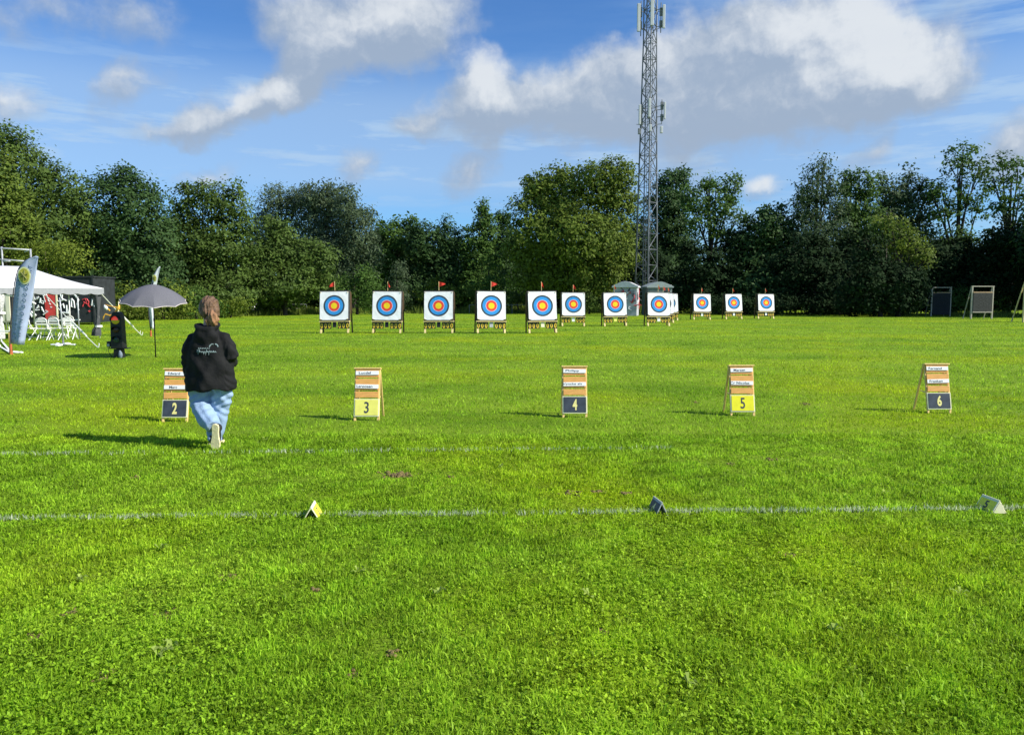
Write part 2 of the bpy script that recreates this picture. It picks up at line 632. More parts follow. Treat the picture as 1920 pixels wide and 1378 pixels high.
def make_blade_mat(name, white=False):
    m, nt, out = new_mat(name)
    a = N(nt, 'ShaderNodeAttribute', attribute_name='rnd')
    if white:
        rp = N(nt, 'ShaderNodeValToRGB')
        rp.color_ramp.elements[0].color = (.22, .34, .12, 1)
        rp.color_ramp.elements[1].color = (.86, .88, .70, 1)
        nt.links.new(a.outputs['Fac'], rp.inputs['Fac'])
        c = rp.outputs[0]
    else:
        col, g = field_colour(nt, GHI, GLO, GYE)
        mr = N(nt, 'ShaderNodeMapRange'); mr.inputs['To Min'].default_value = .50; mr.inputs['To Max'].default_value = 1.75
        nt.links.new(a.outputs['Fac'], mr.inputs['Value'])
        vm = N(nt, 'ShaderNodeVectorMath', operation='SCALE')
        nt.links.new(col, vm.inputs[0]); nt.links.new(mr.outputs[0], vm.inputs['Scale'])
        c = vm.outputs[0]
    p = N(nt, 'ShaderNodeBsdfPrincipled'); p.inputs['Roughness'].default_value = .5; p.inputs['Specular IOR Level'].default_value = .15
    t = N(nt, 'ShaderNodeBsdfTranslucent')
    mx = N(nt, 'ShaderNodeMixShader'); mx.inputs[0].default_value = .5
    nt.links.new(c, p.inputs['Base Color']); nt.links.new(c, t.inputs['Color'])
    nt.links.new(p.outputs[0], mx.inputs[1]); nt.links.new(t.outputs[0], mx.inputs[2])
    nt.links.new(mx.outputs[0], out.inputs['Surface'])
    return m


def np_mesh(name, verts, loops, sizes, rnd, material, parent=None):
    me = bpy.data.meshes.new(name)
    nv, nf = len(verts), len(sizes)
    me.vertices.add(nv)
    me.vertices.foreach_set('co', np.ascontiguousarray(verts, np.float32).ravel())
    me.loops.add(len(loops))
    me.loops.foreach_set('vertex_index', np.ascontiguousarray(loops, np.int32))
    me.polygons.add(nf)
    starts = np.concatenate(([0], np.cumsum(sizes)[:-1])).astype(np.int32)
    me.polygons.foreach_set('loop_start', starts)
    at_ = me.attributes.new('rnd', 'FLOAT', 'FACE')
    at_.data.foreach_set('value', np.ascontiguousarray(rnd, np.float32))
    me.materials.append(material)
    me.update(calc_edges=True)
    o = bpy.data.objects.new(name, me)
    COL.objects.link(o)
    if parent is not None: o.parent = parent
    return o


BARE = [(735, 891, .17, .10), (765, 892, .09, .06), (252, 896, .05, .04), (1445, 862, .09, .05), (1070, 925, .10, .07), (1120, 922, .06, .04), (1172, 925, .07, .03),
        (432, 1083, .05, .04), (316, 1153, .06, .05), (190, 1270, .06, .05), (128, 1152, .04, .03), (1475, 1040, .06, .04), (66, 1196, .04, .03),
        (662, 1266, .035, .03), (735, 1222, .03, .03), (593, 1106, .03, .025), (1370, 870, .05, .03), (1305, 755, .08, .08), (1510, 758, .09, .09), (1130, 1187, .04, .03), (845, 895, .05, .03)]
BARE_W = [(ground(px, py), a, b) for px, py, a, b in BARE]


def blades(rng, x, y, h, w, lean=0.55, two=True):
    n = len(x)
    ang = rng.uniform(0, 2 * PI, n)
    la = rng.uniform(0, 2 * PI, n)
    ln = np.abs(rng.normal(0, lean, n)).clip(0, 1.3)
    dx, dy = np.cos(ang) * w / 2, np.sin(ang) * w / 2
    tx, ty = np.cos(la) * h * ln, np.sin(la) * h * ln
    z0 = np.zeros(n)
    if two:
        V = np.stack([np.stack([x - dx, y - dy, z0], 1), np.stack([x + dx, y + dy, z0], 1),
                      np.stack([x + dx * .8 + tx * .35, y + dy * .8 + ty * .35, h * .62], 1),
                      np.stack([x - dx * .8 + tx * .35, y - dy * .8 + ty * .35, h * .62], 1),
                      np.stack([x + tx, y + ty, h * (1 - .25 * ln)], 1)], 1).reshape(-1, 3)
        b = np.arange(n)[:, None] * 5
        L = (b + np.array([[0, 1, 2, 3, 3, 2, 4]])).ravel()
        S = np.tile([4, 3], n)
    else:
        V = np.stack([np.stack([x - dx, y - dy, z0], 1), np.stack([x + dx, y + dy, z0], 1), np.stack([x + tx, y + ty, h], 1)], 1).reshape(-1, 3)
        L = np.arange(n * 3)
        S = np.full(n, 3)
    return V, L, S


def patchnoise(x, y, s, seed):
    r = np.random.default_rng(seed)
    v = np.zeros_like(x)
    for k in range(7):
        a = r.uniform(0, 2 * PI); f = s * r.uniform(.6, 2.2); p = r.uniform(0, 6.28)
        v += np.sin((x * np.cos(a) + y * np.sin(a)) * f + p)
    return v / 3.0


def make_grass():
    rng = np.random.default_rng(3)
    VV, LL, SS, RR = [], [], [], []
    off = 0
    for (n, d0, d1, two) in ((720000, 2.2, 9.0, True), (420000, 8.0, 95.0, False)):
        y = d0 * (d1 / d0) ** rng.uniform(0, 1, n)
        x = rng.uniform(-1, 1, n) * (0.72 * y + 1.2)
        keep = np.ones(n, bool)
        for c, a, b in BARE_W:
            e = ((x - c.x) / a) ** 2 + ((y - c.y) / b / 1.6) ** 2
            keep &= ~((e < 1.0 + rng.normal(0, .25, n)) & (rng.uniform(0, 1, n) < .8))
        x, y = x[keep], y[keep]
        n = len(x)
        pn = patchnoise(x, y, 3.0, 5)
        p2 = patchnoise(x, y, 14.0, 6).clip(-1, 1)
        fade = ((95 - y) / 60).clip(0.05, 1)
        p3 = patchnoise(x, y, 30.0, 16)
        kk = (rng.uniform(0, 1, n) < fade) & (rng.uniform(0, 1, n) < (.84 + .38 * p2 + .28 * p3).clip(.42, 1))
        x, y, pn, p2 = x[kk], y[kk], pn[kk], p2[kk]
        n = len(x)
        h = rng.uniform(.010, .036, n) * np.where(rng.uniform(0, 1, n) < .06, 1.7, 1) * (1 + .25 * pn.clip(-1, 1) + .30 * p2) * (1 + y * .004)
        w = rng.uniform(.0022, .0056, n) * (1 + y / 5.5) * (1.0 if two else 1.15)
        V, L, S = blades(rng, x, y, h, w, .75 if two else .6, two=two)
        r = (rng.beta(1.6, 2.2, n) * .95 + .13 * patchnoise(x, y, 9.0, 8) + .10 * p2).clip(0, 1)
        VV.append(V); LL.append(L + off); SS.append(S); RR.append(np.repeat(r, 2) if two else r)
        off += len(V)
    # clover: three rounded leaflets on short stalks, in patches near the shooting line
    n = 42000
    y = 2.2 * (5.8 / 2.2) ** rng.uniform(0, 1, n)
    x = rng.uniform(-1, 1, n) * (0.72 * y + 1.0)
    k = (patchnoise(x, y, 2.4, 21) + rng.normal(0, .45, n)) > -.05
    x, y = x[k], y[k]
    n = len(x)
    z = rng.uniform(.016, .036, n)
    s = rng.uniform(.006, .0115, n)
    th = rng.uniform(0, 2 * PI, n)
    for q in range(3):
        a = th + q * 2 * PI / 3
        ca, sa = np.cos(a), np.sin(a)
        tl = rng.normal(0, .35, n)
        def pt(f, g, hh):
            return np.stack([x + (ca * f - sa * g) * s, y + (sa * f + ca * g) * s, z + hh * s], 1)
        V = np.stack([pt(.05, 0, 0), pt(.8, .62, .1 + tl), pt(1.45, 0, .15 + tl), pt(.8, -.62, .1 - tl)], 1).reshape(-1, 3)
        VV.append(V); LL.append(np.arange(n * 4) + off); SS.append(np.full(n, 4)); RR.append((.45 + rng.uniform(-.3, .42, n)).clip(0, 1))
        off += len(V)
    o = np_mesh('grass', np.concatenate(VV), np.concatenate(LL), np.concatenate(SS), np.concatenate(RR), make_blade_mat('grass_blade'))
    tag(o, 'short mown grass with clover over the near field', 'grass', kind='stuff')


make_grass()


def make_line(name, pl, pr, n, width, fade, seed, label):
    rng = np.random.default_rng(seed)
    a, b = ground(*pl), ground(*pr)
    t = rng.uniform(0, 1, n)
    x = a.x + (b.x - a.x) * t
    y = a.y + (b.y - a.y) * t + rng.normal(0, width, n)
    k = (patchnoise(x, y * .3, 2.2, seed + 1) * .7 + patchnoise(x, y * .3, 11.0, seed + 2) * .6 + rng.normal(0, 1.0, n)) > fade
    x, y = x[k], y[k]
    n = len(x)
    V, L, S = blades(rng, x, y, rng.uniform(.03, .055, n), rng.uniform(.006, .012, n), two=False)
    o = np_mesh(name, V, L, S, rng.uniform(0, 1, n), make_blade_mat(name + '_paint', True))
    tag(o, label, 'painted line', kind='structure')


make_line('shooting_line', (-140, 977), (2060, 955), 6800, .010, -.1, 31, 'worn white painted line across the grass through the small markers')
make_line('waiting_line', (-140, 855), (1260, 842), 3200, .020, .75, 41, 'faint broken white painted line behind the walking person')

# bare soil
soil = mat('soil', (.165, .125, .045), .95, .45, 40, .8, 120)


def make_soil():
    r = random.Random(4)
    mb = MB()
    for c, a, b in BARE_W:
        for i in range(int(20 * a / .1) + 5):
            u = r.gauss(0, .42); v = r.gauss(0, .5)
            s = r.uniform(.006, .016) * (1.5 if a > .12 else 1)
            mb.ball((c.x + u * a, c.y + v * b * 1.6, s * .25), (s * r.uniform(.7, 1.5), s * r.uniform(.7, 1.4), s * r.uniform(.4, .9)), seg=7, rings=5)
    o = mb.build('bare_soil', soil, smooth=True)
    tag(o, 'crumbs of brown bare soil in worn spots of the lawn', 'soil', kind='stuff')


make_soil()

# a few dandelion leaves and daisies would be lost at this size; small pale weeds lie in the grass
weed_m = leaf_mat('weed_leaf', (.34, .46, .10), .3, .3)


def make_weeds():
    rng = np.random.default_rng(12)
    V, L, S, R = [], [], [], []
    off = 0
    for px, py in ((310, 1228), (325, 1222), (296, 1238), (300, 1035), (672, 1078), (1105, 1124), (150, 1095), (820, 1120), (1660, 930), (1440, 723), (498, 828), (940, 880), (1290, 1290), (1560, 1190), (1800, 1120)):
        c = ground(px, py)
        for i in range(7):
            a = rng.uniform(0, 2 * PI); l = rng.uniform(.03, .06); w = rng.uniform(.006, .012); z = rng.uniform(.03, .06)
            ca, sa = math.cos(a), math.sin(a)
            V += [(c.x, c.y, .02), (c.x + ca * l * .6 - sa * w, c.y + sa * l * .6 + ca * w, z), (c.x + ca * l, c.y + sa * l, z * .8), (c.x + ca * l * .6 + sa * w, c.y + sa * l * .6 - ca * w, z)]
            L += [off, off + 1, off + 2, off + 3]; S.append(4); R.append(rng.uniform(0, 1)); off += 4
    o = np_mesh('weeds', np.array(V), np.array(L), np.array(S), np.array(R), weed_m)
    tag(o, 'pale rosette weeds scattered in the lawn', 'weeds', kind='stuff')


make_weeds()

# ------------------------------------------------------------------ trees
bark = mat('bark', (.055, .046, .034), .9, .35, 3, .7, 14)
LEAF = {
    'yellow': leaf_mat('leaf_yellow', (.130, .195, .034), .40, .36, .018),
    'olive': leaf_mat('leaf_olive', (.086, .146, .034), .38, .38, .010),
    'mid': leaf_mat('leaf_mid', (.070, .142, .030), .38, .38, .008),
    'dark': leaf_mat('leaf_dark', (.052, .104, .034), .34, .38),
    'grey': leaf_mat('leaf_grey', (.095, .140, .076), .36, .35),
    'blue': leaf_mat('leaf_blue', (.070, .118, .056), .36, .4),
    'lime': leaf_mat('leaf_lime', (.145, .205, .030), .35, .4, .02),
    'black': leaf_mat('leaf_shaded', (.014, .033, .011), .15, .4, rough=.85),  # near-black leaves: the shade of the wood is put into their colour
}
TREEGROUP = 'trees along the edge of the field'
BUSHGROUP = 'bushes at the foot of the trees'


def leaf_cloud(rng, lobes, dens, leaf, per, clump, back=0.35, core=0.35, up=0.35, aspect=0.62):
    """Leaves in clumps spread over and through the lobes (centre, radii); returns numpy verts, rnd."""
    C, Nn, Rn = [], [], []
    cs = np.array([l[0] for l in lobes]); rs = np.array([l[1] for l in lobes])
    for i, (c, r) in enumerate(lobes):
        area = 4 * PI * ((r[0] * r[1]) ** 1.6 + (r[0] * r[2]) ** 1.6 + (r[1] * r[2]) ** 1.6) ** (1 / 1.6) / 3 ** (1 / 1.6)
        m = max(5, int(area * dens))
        d = rng.normal(0, 1, (m, 3)); d /= np.linalg.norm(d, axis=1)[:, None]
        rr = rng.uniform(.62, 1.06, m)[:, None]
        rr = np.where(rng.uniform(0, 1, (m, 1)) < core, rng.uniform(.25, .7, (m, 1)), rr)
        p = cs[i] + d * rs[i] * rr
        keep = (d[:, 1] < .3) | (rng.uniform(0, 1, m) < back)
        for j in range(len(lobes)):
            if j == i: continue
            q = (((p - cs[j]) / rs[j]) ** 2).sum(1)
            keep &= ~((q < .45) & (rng.uniform(0, 1, m) < .8))
        keep &= p[:, 2] > .15
        p, d = p[keep], d[keep]
        n = d / rs[i]; n /= np.linalg.norm(n, axis=1)[:, None]
        C.append(p); Nn.append(n); Rn.append(rng.uniform(0, 1, len(p)))
    C, Nn, Rn = np.concatenate(C), np.concatenate(Nn), np.concatenate(Rn)
    k = len(C)
    cnt = rng.integers(int(per * .6), int(per * 1.4) + 1, k)
    idx = np.repeat(np.arange(k), cnt)
    m = len(idx)
    sig = (rng.uniform(.7, 1.3, k) * clump)[idx][:, None]
    pos = C[idx] + rng.normal(0, 1, (m, 3)) * sig * np.array([1, .9, .62])
    nor = Nn[idx] * .75 + rng.normal(0, .36, (m, 3)) + np.array([0, -.05, up])
    nor /= np.linalg.norm(nor, axis=1)[:, None]
    t = rng.normal(0, 1, (m, 3)); t -= nor * (t * nor).sum(1)[:, None]; t /= np.linalg.norm(t, axis=1)[:, None]
    b = np.cross(nor, t)
    s = (leaf * (rng.uniform(.45, 1.0, m) + rng.exponential(.22, m)).clip(.4, 1.6))[:, None]
    pos[:, 2] = np.maximum(pos[:, 2], .05)
    V = np.stack([pos - t * s * .55, pos - b * s * aspect * .5 + nor * s * .06, pos + t * s * .55, pos + b * s * aspect * .5 + nor * s * .06], 1).reshape(-1, 3)
    V[:, 2] = np.maximum(V[:, 2], .02)
    return V, (Rn[idx] * .5 + rng.uniform(0, .5, m))


def make_tree(name, label, d, lobes_px, leafm, dens=1.0, leaf=.30, per=30, clump=.42, seed=1, core=.3, cat='tree', group=TREEGROUP, thick=.75, trunk=True, up=.35, aspect=.62, limbs=True, spires=True):
    rng = np.random.default_rng(seed)
    rl = random.Random(seed)
    dens, leaf = dens * 2.1, leaf * 1.08 * min(1.0, d / 74)
    if d < 66: per = int(per * 1.3)
    lobes_px = list(lobes_px)
    if spires:
        ext = []
        for (px, py, rx, ry) in lobes_px:
            for k in range(max(1, int(rx / 14))):
                a = rl.gauss(0, .75)
                ex, ey = px + rx * .88 * math.sin(a), py - ry * .88 * math.cos(a)
                if any(((ex - q[0]) / q[2]) ** 2 + ((ey - q[1]) / q[3]) ** 2 < .8 for q in lobes_px if q != (px, py, rx, ry)): continue
                ext.append((ex, ey, rl.uniform(5, 10), rl.uniform(12, 22)))
        lobes_px += ext
    lobes = []
    for (px, py, rx, ry) in lobes_px:
        c = at(px, py, d)
        rxm, rym = rx / F * d, ry / F * d
        dy = rl.uniform(-.35, .35) * rxm
        lobes.append((np.array([c.x, c.y + dy, max(c.z, rym * .35)]), np.array([rxm, rxm * thick, rym])))
    big = max(lobes, key=lambda l: l[1][0] * l[1][2])
    bx = sum(l[0][0] * l[1][0] ** 2 for l in lobes) / sum(l[1][0] ** 2 for l in lobes)
    root = thing(name, (bx, d, 0), label, cat, group)
    base = np.array([bx, d, 0.0])
    V, r = leaf_cloud(rng, [(c - base, q) for c, q in lobes], dens, leaf, per, clump, core=core, up=up, aspect=aspect)
    n = len(r)
    np_mesh('crown', V, np.arange(n * 4), np.full(n, 4), r, leafm, root)
    top = max(l[0][2] + l[1][2] for l in lobes)
    if trunk:
        mb = MB()
        tr = .022 * top ** .9 + .04
        hgt = top * .62
        mid = Vector((rl.uniform(-.3, .3), rl.uniform(-.2, .2), hgt * .5))
        tp = Vector((rl.uniform(-.5, .5), 0, hgt))
        mb.tube([(0, 0, -.1), (0, 0, .3), mid, tp, Vector((tp.x, 0, top * .86))], [tr * 1.35, tr, tr * .75, tr * .45, tr * .12], 9)
        if limbs:
            for c, q in [l for l in lobes if l[1][0] > .045 * big[0][1] / 10]:
                e = Vector(c - base)
                s = Vector((0, 0, 1)) * min(hgt * .8, max(.8, e.z * rl.uniform(.35, .6)))
                s.x = mid.x * s.z / hgt
                m = (s + e) / 2 + Vector((rl.uniform(-.4, .4), rl.uniform(-.3, .3), -abs(e.x) * .08))
                mb.tube([s, m, e, e + Vector((rl.uniform(-.3, .3), 0, q[2] * .7))], [tr * .42, tr * .3, tr * .16, .02], 6)
                for k in range(3):
                    a2 = e + Vector((rl.uniform(-1, 1) * q[0] * .8, rl.uniform(-1, .4) * q[1] * .7, rl.uniform(-.2, .8) * q[2]))
                    mb.tube([m.lerp(e, .5), (m.lerp(e, .5) + a2) / 2 + Vector((0, 0, .2)), a2], [tr * .16, tr * .1, .015], 5)
        mb.build('trunk', bark, root, smooth=True)
    return root


T = make_tree
# left edge of the field, in the sun
T('broadleaf_tree', 'tall yellow green tree above the white tent', 58, [(10, 335, 105, 85), (-50, 420, 150, 120), (92, 395, 72, 75), (22, 285, 40, 45), (112, 350, 40, 40), (50, 440, 100, 60), (20, 268, 13, 24), (50, 288, 14, 26), (78, 312, 16, 24), (34, 280, 8, 22), (4, 275, 10, 20), (66, 300, 7, 20), (104, 325, 9, 22), (128, 340, 10, 20)], LEAF['olive'], 1.15, .26, seed=1, spires=False)
T('broadleaf_tree', 'sunlit yellowish tree cut by the photo edge behind the tent', 55, [(-20, 400, 70, 95), (-10, 330, 40, 50), (25, 450, 60, 50), (15, 395, 40, 50)], LEAF['yellow'], 1.0, .26, seed=2)
T('broadleaf_tree', 'dark rounded tree behind the grey umbrella', 62, [(225, 405, 88, 72), (190, 470, 75, 85), (268, 455, 58, 85), (235, 352, 45, 30), (150, 430, 50, 70), (230, 520, 90, 60), (285, 520, 50, 60)], LEAF['dark'], 1.2, .27, seed=3)
T('broadleaf_tree', 'olive tree with level layered boughs behind the walking person', 68, [(345, 378, 30, 30), (398, 372, 34, 32), (438, 392, 30, 36), (350, 420, 45, 30), (420, 430, 55, 32), (395, 470, 88, 34), (390, 515, 95, 32), (400, 555, 90, 30), (325, 470, 30, 60), (318, 530, 40, 60)], LEAF['olive'], 1.25, .25, seed=4, clump=.38)
T('alder_tree', 'lower olive alder between the layered tree and the first target', 72, [(525, 440, 30, 28), (510, 480, 52, 40), (560, 490, 55, 40), (595, 510, 40, 50), (530, 530, 75, 40), (500, 560, 55, 30)], LEAF['olive'], 1.2, .25, seed=5, clump=.38)
T('willow_tree', 'tall grey green willow left of its cluster above the first target', 88, [(512, 395, 26, 42), (500, 440, 34, 50), (545, 420, 34, 50), (556, 375, 18, 26)], LEAF['grey'], 1.25, .28, seed=6, up=.1, aspect=.4)
T('willow_tree', 'tallest grey green willow in the cluster above the first target', 86, [(585, 385, 24, 38), (608, 380, 22, 34), (600, 430, 45, 55), (640, 390, 26, 42), (620, 480, 60, 55)], LEAF['grey'], 1.25, .28, seed=7, up=.1, aspect=.4)
T('willow_tree', 'drooping grey willow on the right slope of its cluster', 84, [(655, 398, 24, 36), (668, 440, 32, 50), (688, 440, 16, 40), (650, 500, 48, 60), (690, 480, 22, 50)], LEAF['grey'], 1.25, .28, seed=8, up=.1, aspect=.4)
T('broadleaf_tree', 'low dark green tree right of the grey willows', 94, [(735, 455, 38, 36), (765, 440, 24, 24), (730, 500, 48, 50), (715, 540, 45, 45)], LEAF['mid'], 1.1, .3, seed=9)
T('broadleaf_tree', 'low dark green tree above the second and third targets', 92, [(800, 462, 40, 36), (845, 455, 35, 34), (810, 510, 55, 50), (850, 520, 45, 60), (775, 545, 45, 40)], LEAF['dark'], 1.1, .3, seed=10)
T('conifer_tree', 'pointed dark tree above the fourth target', 90, [(910, 398, 9, 18), (908, 425, 20, 26), (905, 455, 30, 34), (900, 500, 38, 50), (895, 545, 40, 40)], LEAF['mid'], 1.3, .27, seed=11, clump=.34)
T('conifer_tree', 'smaller pointed dark tree beside the big olive tree', 92, [(945, 410, 9, 18), (946, 435, 17, 26), (947, 475, 26, 45), (945, 530, 35, 50)], LEAF['dark'], 1.3, .27, seed=12, clump=.34)
T('broadleaf_tree', 'big yellowing broad tree left of the mast', 80, [(1055, 385, 72, 62), (1000, 430, 52, 70), (1118, 345, 52, 42), (1150, 400, 46, 80), (1085, 450, 85, 60), (1005, 368, 26, 36), (1150, 475, 45, 50), (1045, 515, 65, 45), (985, 490, 40, 60), (1110, 520, 55, 40), (1160, 330, 30, 30), (1030, 352, 34, 30)], LEAF['yellow'], 1.15, .27, seed=13)
T('broadleaf_tree', 'dark tree just right of the mast', 96, [(1258, 355, 32, 36), (1248, 400, 34, 45), (1272, 400, 24, 50), (1255, 460, 46, 50), (1240, 520, 50, 50)], LEAF['dark'], 1.1, .3, seed=14)
T('broadleaf_tree', 'bright leafy tree with sky showing through its stems right of the mast', 82, [(1325, 365, 36, 28), (1368, 358, 20, 30), (1300, 385, 28, 30), (1350, 395, 36, 26), (1315, 420, 34, 24), (1380, 408, 14, 12), (1345, 432, 22, 16)], LEAF['mid'], .6, .27, seed=15, core=.12)
T('bush_tree', 'low dark tree below the bright leafy tree', 79, [(1320, 500, 50, 50), (1290, 540, 45, 45), (1375, 480, 40, 40), (1380, 530, 55, 55)], LEAF['black'], 1.2, .3, seed=16)
T('broadleaf_tree', 'mid sized dark tree behind the three far right targets', 78, [(1440, 425, 28, 28), (1410, 455, 36, 40), (1465, 440, 30, 40), (1440, 490, 60, 45), (1430, 545, 70, 45)], LEAF['dark'], 1.15, .3, seed=17)
T('poplar_tree', 'upright tree with thin rising sprays right of the far targets', 77, [(1535, 330, 22, 30), (1515, 360, 26, 34), (1552, 355, 20, 34), (1498, 395, 24, 22), (1530, 400, 42, 40), (1560, 420, 35, 45), (1520, 450, 40, 40)], LEAF['blue'], .95, .26, seed=18, core=.15, up=.1, aspect=.45)
T('broadleaf_tree', 'round topped tree beside the tree of rising sprays', 79, [(1610, 350, 34, 26), (1600, 390, 40, 34), (1585, 440, 40, 50), (1630, 430, 36, 44)], LEAF['mid'], .95, .27, seed=19, core=.2)
T('broadleaf_tree', 'loose greyish tree behind the small yellow tree', 80, [(1670, 365, 32, 28), (1705, 358, 30, 32), (1690, 400, 45, 30), (1730, 395, 26, 34), (1660, 425, 36, 36), (1720, 440, 38, 34)], LEAF['blue'], .85, .27, seed=20, core=.12)
T('broadleaf_tree', 'sunlit foliage shaped as a small yellow tree in front of the dark right hand wood', 68, [(1655, 416, 24, 12), (1682, 428, 22, 14), (1700, 452, 24, 16), (1718, 474, 22, 14), (1728, 492, 16, 14), (1672, 460, 22, 16), (1690, 490, 20, 16)], LEAF['yellow'], .95, .24, seed=21, core=.1)  # sunlight on part of the foliage, painted as yellow leaves on a separate tree
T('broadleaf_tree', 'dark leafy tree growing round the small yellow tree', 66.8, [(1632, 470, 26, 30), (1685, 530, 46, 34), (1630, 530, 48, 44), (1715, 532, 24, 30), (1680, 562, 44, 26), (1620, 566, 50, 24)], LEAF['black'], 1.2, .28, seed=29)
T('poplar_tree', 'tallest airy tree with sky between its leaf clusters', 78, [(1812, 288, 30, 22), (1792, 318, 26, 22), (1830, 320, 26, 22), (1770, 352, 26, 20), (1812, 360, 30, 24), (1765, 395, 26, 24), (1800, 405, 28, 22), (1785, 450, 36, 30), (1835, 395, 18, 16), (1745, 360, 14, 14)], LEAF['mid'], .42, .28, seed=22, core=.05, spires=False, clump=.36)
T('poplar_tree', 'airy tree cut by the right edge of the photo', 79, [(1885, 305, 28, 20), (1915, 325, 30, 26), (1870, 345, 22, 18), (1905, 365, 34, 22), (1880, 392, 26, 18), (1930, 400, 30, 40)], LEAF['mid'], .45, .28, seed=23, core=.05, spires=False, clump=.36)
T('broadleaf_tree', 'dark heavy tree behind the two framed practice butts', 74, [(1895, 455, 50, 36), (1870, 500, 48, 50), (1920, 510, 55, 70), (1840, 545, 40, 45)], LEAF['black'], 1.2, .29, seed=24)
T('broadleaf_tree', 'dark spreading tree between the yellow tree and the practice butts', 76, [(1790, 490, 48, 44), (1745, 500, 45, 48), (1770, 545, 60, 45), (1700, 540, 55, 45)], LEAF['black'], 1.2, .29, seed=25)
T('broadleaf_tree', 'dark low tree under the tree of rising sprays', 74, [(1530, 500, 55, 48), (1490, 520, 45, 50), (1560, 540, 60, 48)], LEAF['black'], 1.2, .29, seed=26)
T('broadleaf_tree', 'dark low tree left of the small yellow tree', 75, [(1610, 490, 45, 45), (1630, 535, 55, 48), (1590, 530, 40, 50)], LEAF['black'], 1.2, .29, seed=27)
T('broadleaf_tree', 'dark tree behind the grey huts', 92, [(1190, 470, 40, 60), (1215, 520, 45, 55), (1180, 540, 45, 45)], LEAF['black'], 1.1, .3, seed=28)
# outside the frame on the right: their shade falls on the right hand wood
for i, (x, y, h) in enumerate(((52, 66, 14), (47.5, 63, 13.5), (57, 73, 15), (50, 71, 12))):
    rng = np.random.default_rng(60 + i)
    root = thing('broadleaf_tree', (x, y, 0), ['broad tree beyond the right edge behind the last practice butt', 'broad tree beyond the right edge nearest the camera', 'tallest tree beyond the right edge of the photo', 'shorter tree beyond the right edge at the back'][i], 'tree', TREEGROUP)
    lob = [(np.array([rng.uniform(-2.5, 2.5), rng.uniform(-2, 2), h * z]), np.array([3.4, 3.2, 2.6])) for z in (.3, .45, .6, .75, .5, .35)] + [(np.array([0, 0, h * .85]), np.array([2.2, 2.2, 2.0]))]
    V, r = leaf_cloud(rng, lob, .5, .42, 26, .6, back=1, core=.4)
    np_mesh('crown', V, np.arange(len(r) * 4), np.full(len(r), 4), r, LEAF['dark'], root)
    mb = MB(); mb.tube([(0, 0, -.1), (.1, 0, h * .4), (0, 0, h * .85)], [.38, .26, .08], 9)
    mb.build('trunk', bark, root, smooth=True)

# bushes
B = lambda label, d, lobes, m, seed, dens=1.3, leaf=.2, clump=.3, per=26, name='bush', up=.35, aspect=.62: make_tree(name, label, d, lobes, LEAF[m], dens, leaf, per, clump, seed=seed, cat='bush', group=BUSHGROUP, trunk=True, limbs=False, up=up, aspect=aspect, spires=False)
B('yellow green shrub rising behind the tent roof', 53, [(95, 478, 55, 30), (130, 490, 40, 36), (60, 490, 40, 30)], 'lime', 70)
B('sunlit bramble bush between tent and traffic light', 57, [(205, 570, 30, 26), (235, 560, 26, 26), (255, 580, 26, 20)], 'lime', 71)
B('sunlit bramble bush under the umbrella', 57.5, [(300, 578, 30, 20), (330, 560, 28, 34), (275, 560, 22, 24)], 'lime', 72)
B('green bush left of the walking person', 59, [(365, 560, 26, 26), (345, 580, 26, 16), (395, 575, 24, 20)], 'mid', 73)
B('tall nettle clump right of the walking person', 63, [(425, 578, 28, 12), (450, 572, 18, 14)], 'lime', 74)
B('spreading dark bush behind the first target', 76, [(640, 548, 36, 32), (680, 530, 30, 34), (700, 560, 30, 28)], 'mid', 75)
B('pale slender willow sapling between the first two targets', 82, [(748, 505, 14, 22), (745, 530, 20, 32), (752, 555, 20, 22)], 'grey', 76, up=.1, aspect=.4)
B('yellowish bush above the third target', 83, [(815, 532, 18, 14), (805, 555, 28, 18), (840, 558, 22, 20)], 'lime', 77)
B('bright bush behind the fourth target', 84, [(925, 500, 16, 26), (925, 535, 28, 28), (895, 545, 18, 22)], 'mid', 78)
B('bush left of the fifth target', 84, [(965, 560, 22, 18), (985, 555, 18, 18)], 'olive', 79)
B('low bush right of the fifth target', 78, [(1115, 570, 18, 14), (1095, 560, 18, 20)], 'olive', 80)
B('rusty brown bush left of the dark practice butt', 70, [(1680, 580, 34, 10), (1712, 577, 18, 12)], 'olive', 81)
B('bush with sunlit leaves behind the framed practice butts', 73, [(1800, 560, 30, 24), (1775, 575, 26, 18), (1880, 565, 24, 22)], 'mid', 82)
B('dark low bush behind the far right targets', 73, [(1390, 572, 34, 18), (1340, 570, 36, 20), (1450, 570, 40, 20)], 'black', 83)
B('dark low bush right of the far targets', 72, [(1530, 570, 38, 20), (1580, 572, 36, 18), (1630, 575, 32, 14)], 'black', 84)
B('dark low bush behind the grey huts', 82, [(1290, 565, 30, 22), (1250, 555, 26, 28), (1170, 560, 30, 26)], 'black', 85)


def far_wood():
    rng = np.random.default_rng(91)
    lob = []
    for i in range(150):
        px = -300 + i * 16
        d = 100 + rng.uniform(-3, 10) if px > 650 else 80 + px * .03 + rng.uniform(0, 8)
        gap = 1280 < px < 1410
        for k in range(2):
            c = at(px + rng.uniform(-10, 10), rng.uniform(540, 570) if gap or k else rng.uniform(470, 530), d + 3 * (1 - k))
            lob.append((np.array([c.x, c.y, max(c.z, 1.2)]), np.array([3.0, 2.0, rng.uniform(2.4, 3.4)])))
    V, r = leaf_cloud(rng, lob, .62, .55, 22, .5, back=.1, core=.5)
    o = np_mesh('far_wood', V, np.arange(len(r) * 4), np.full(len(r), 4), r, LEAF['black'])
    tag(o, 'dark mass of wood filling in behind the trees', 'wood', kind='stuff')


far_wood()


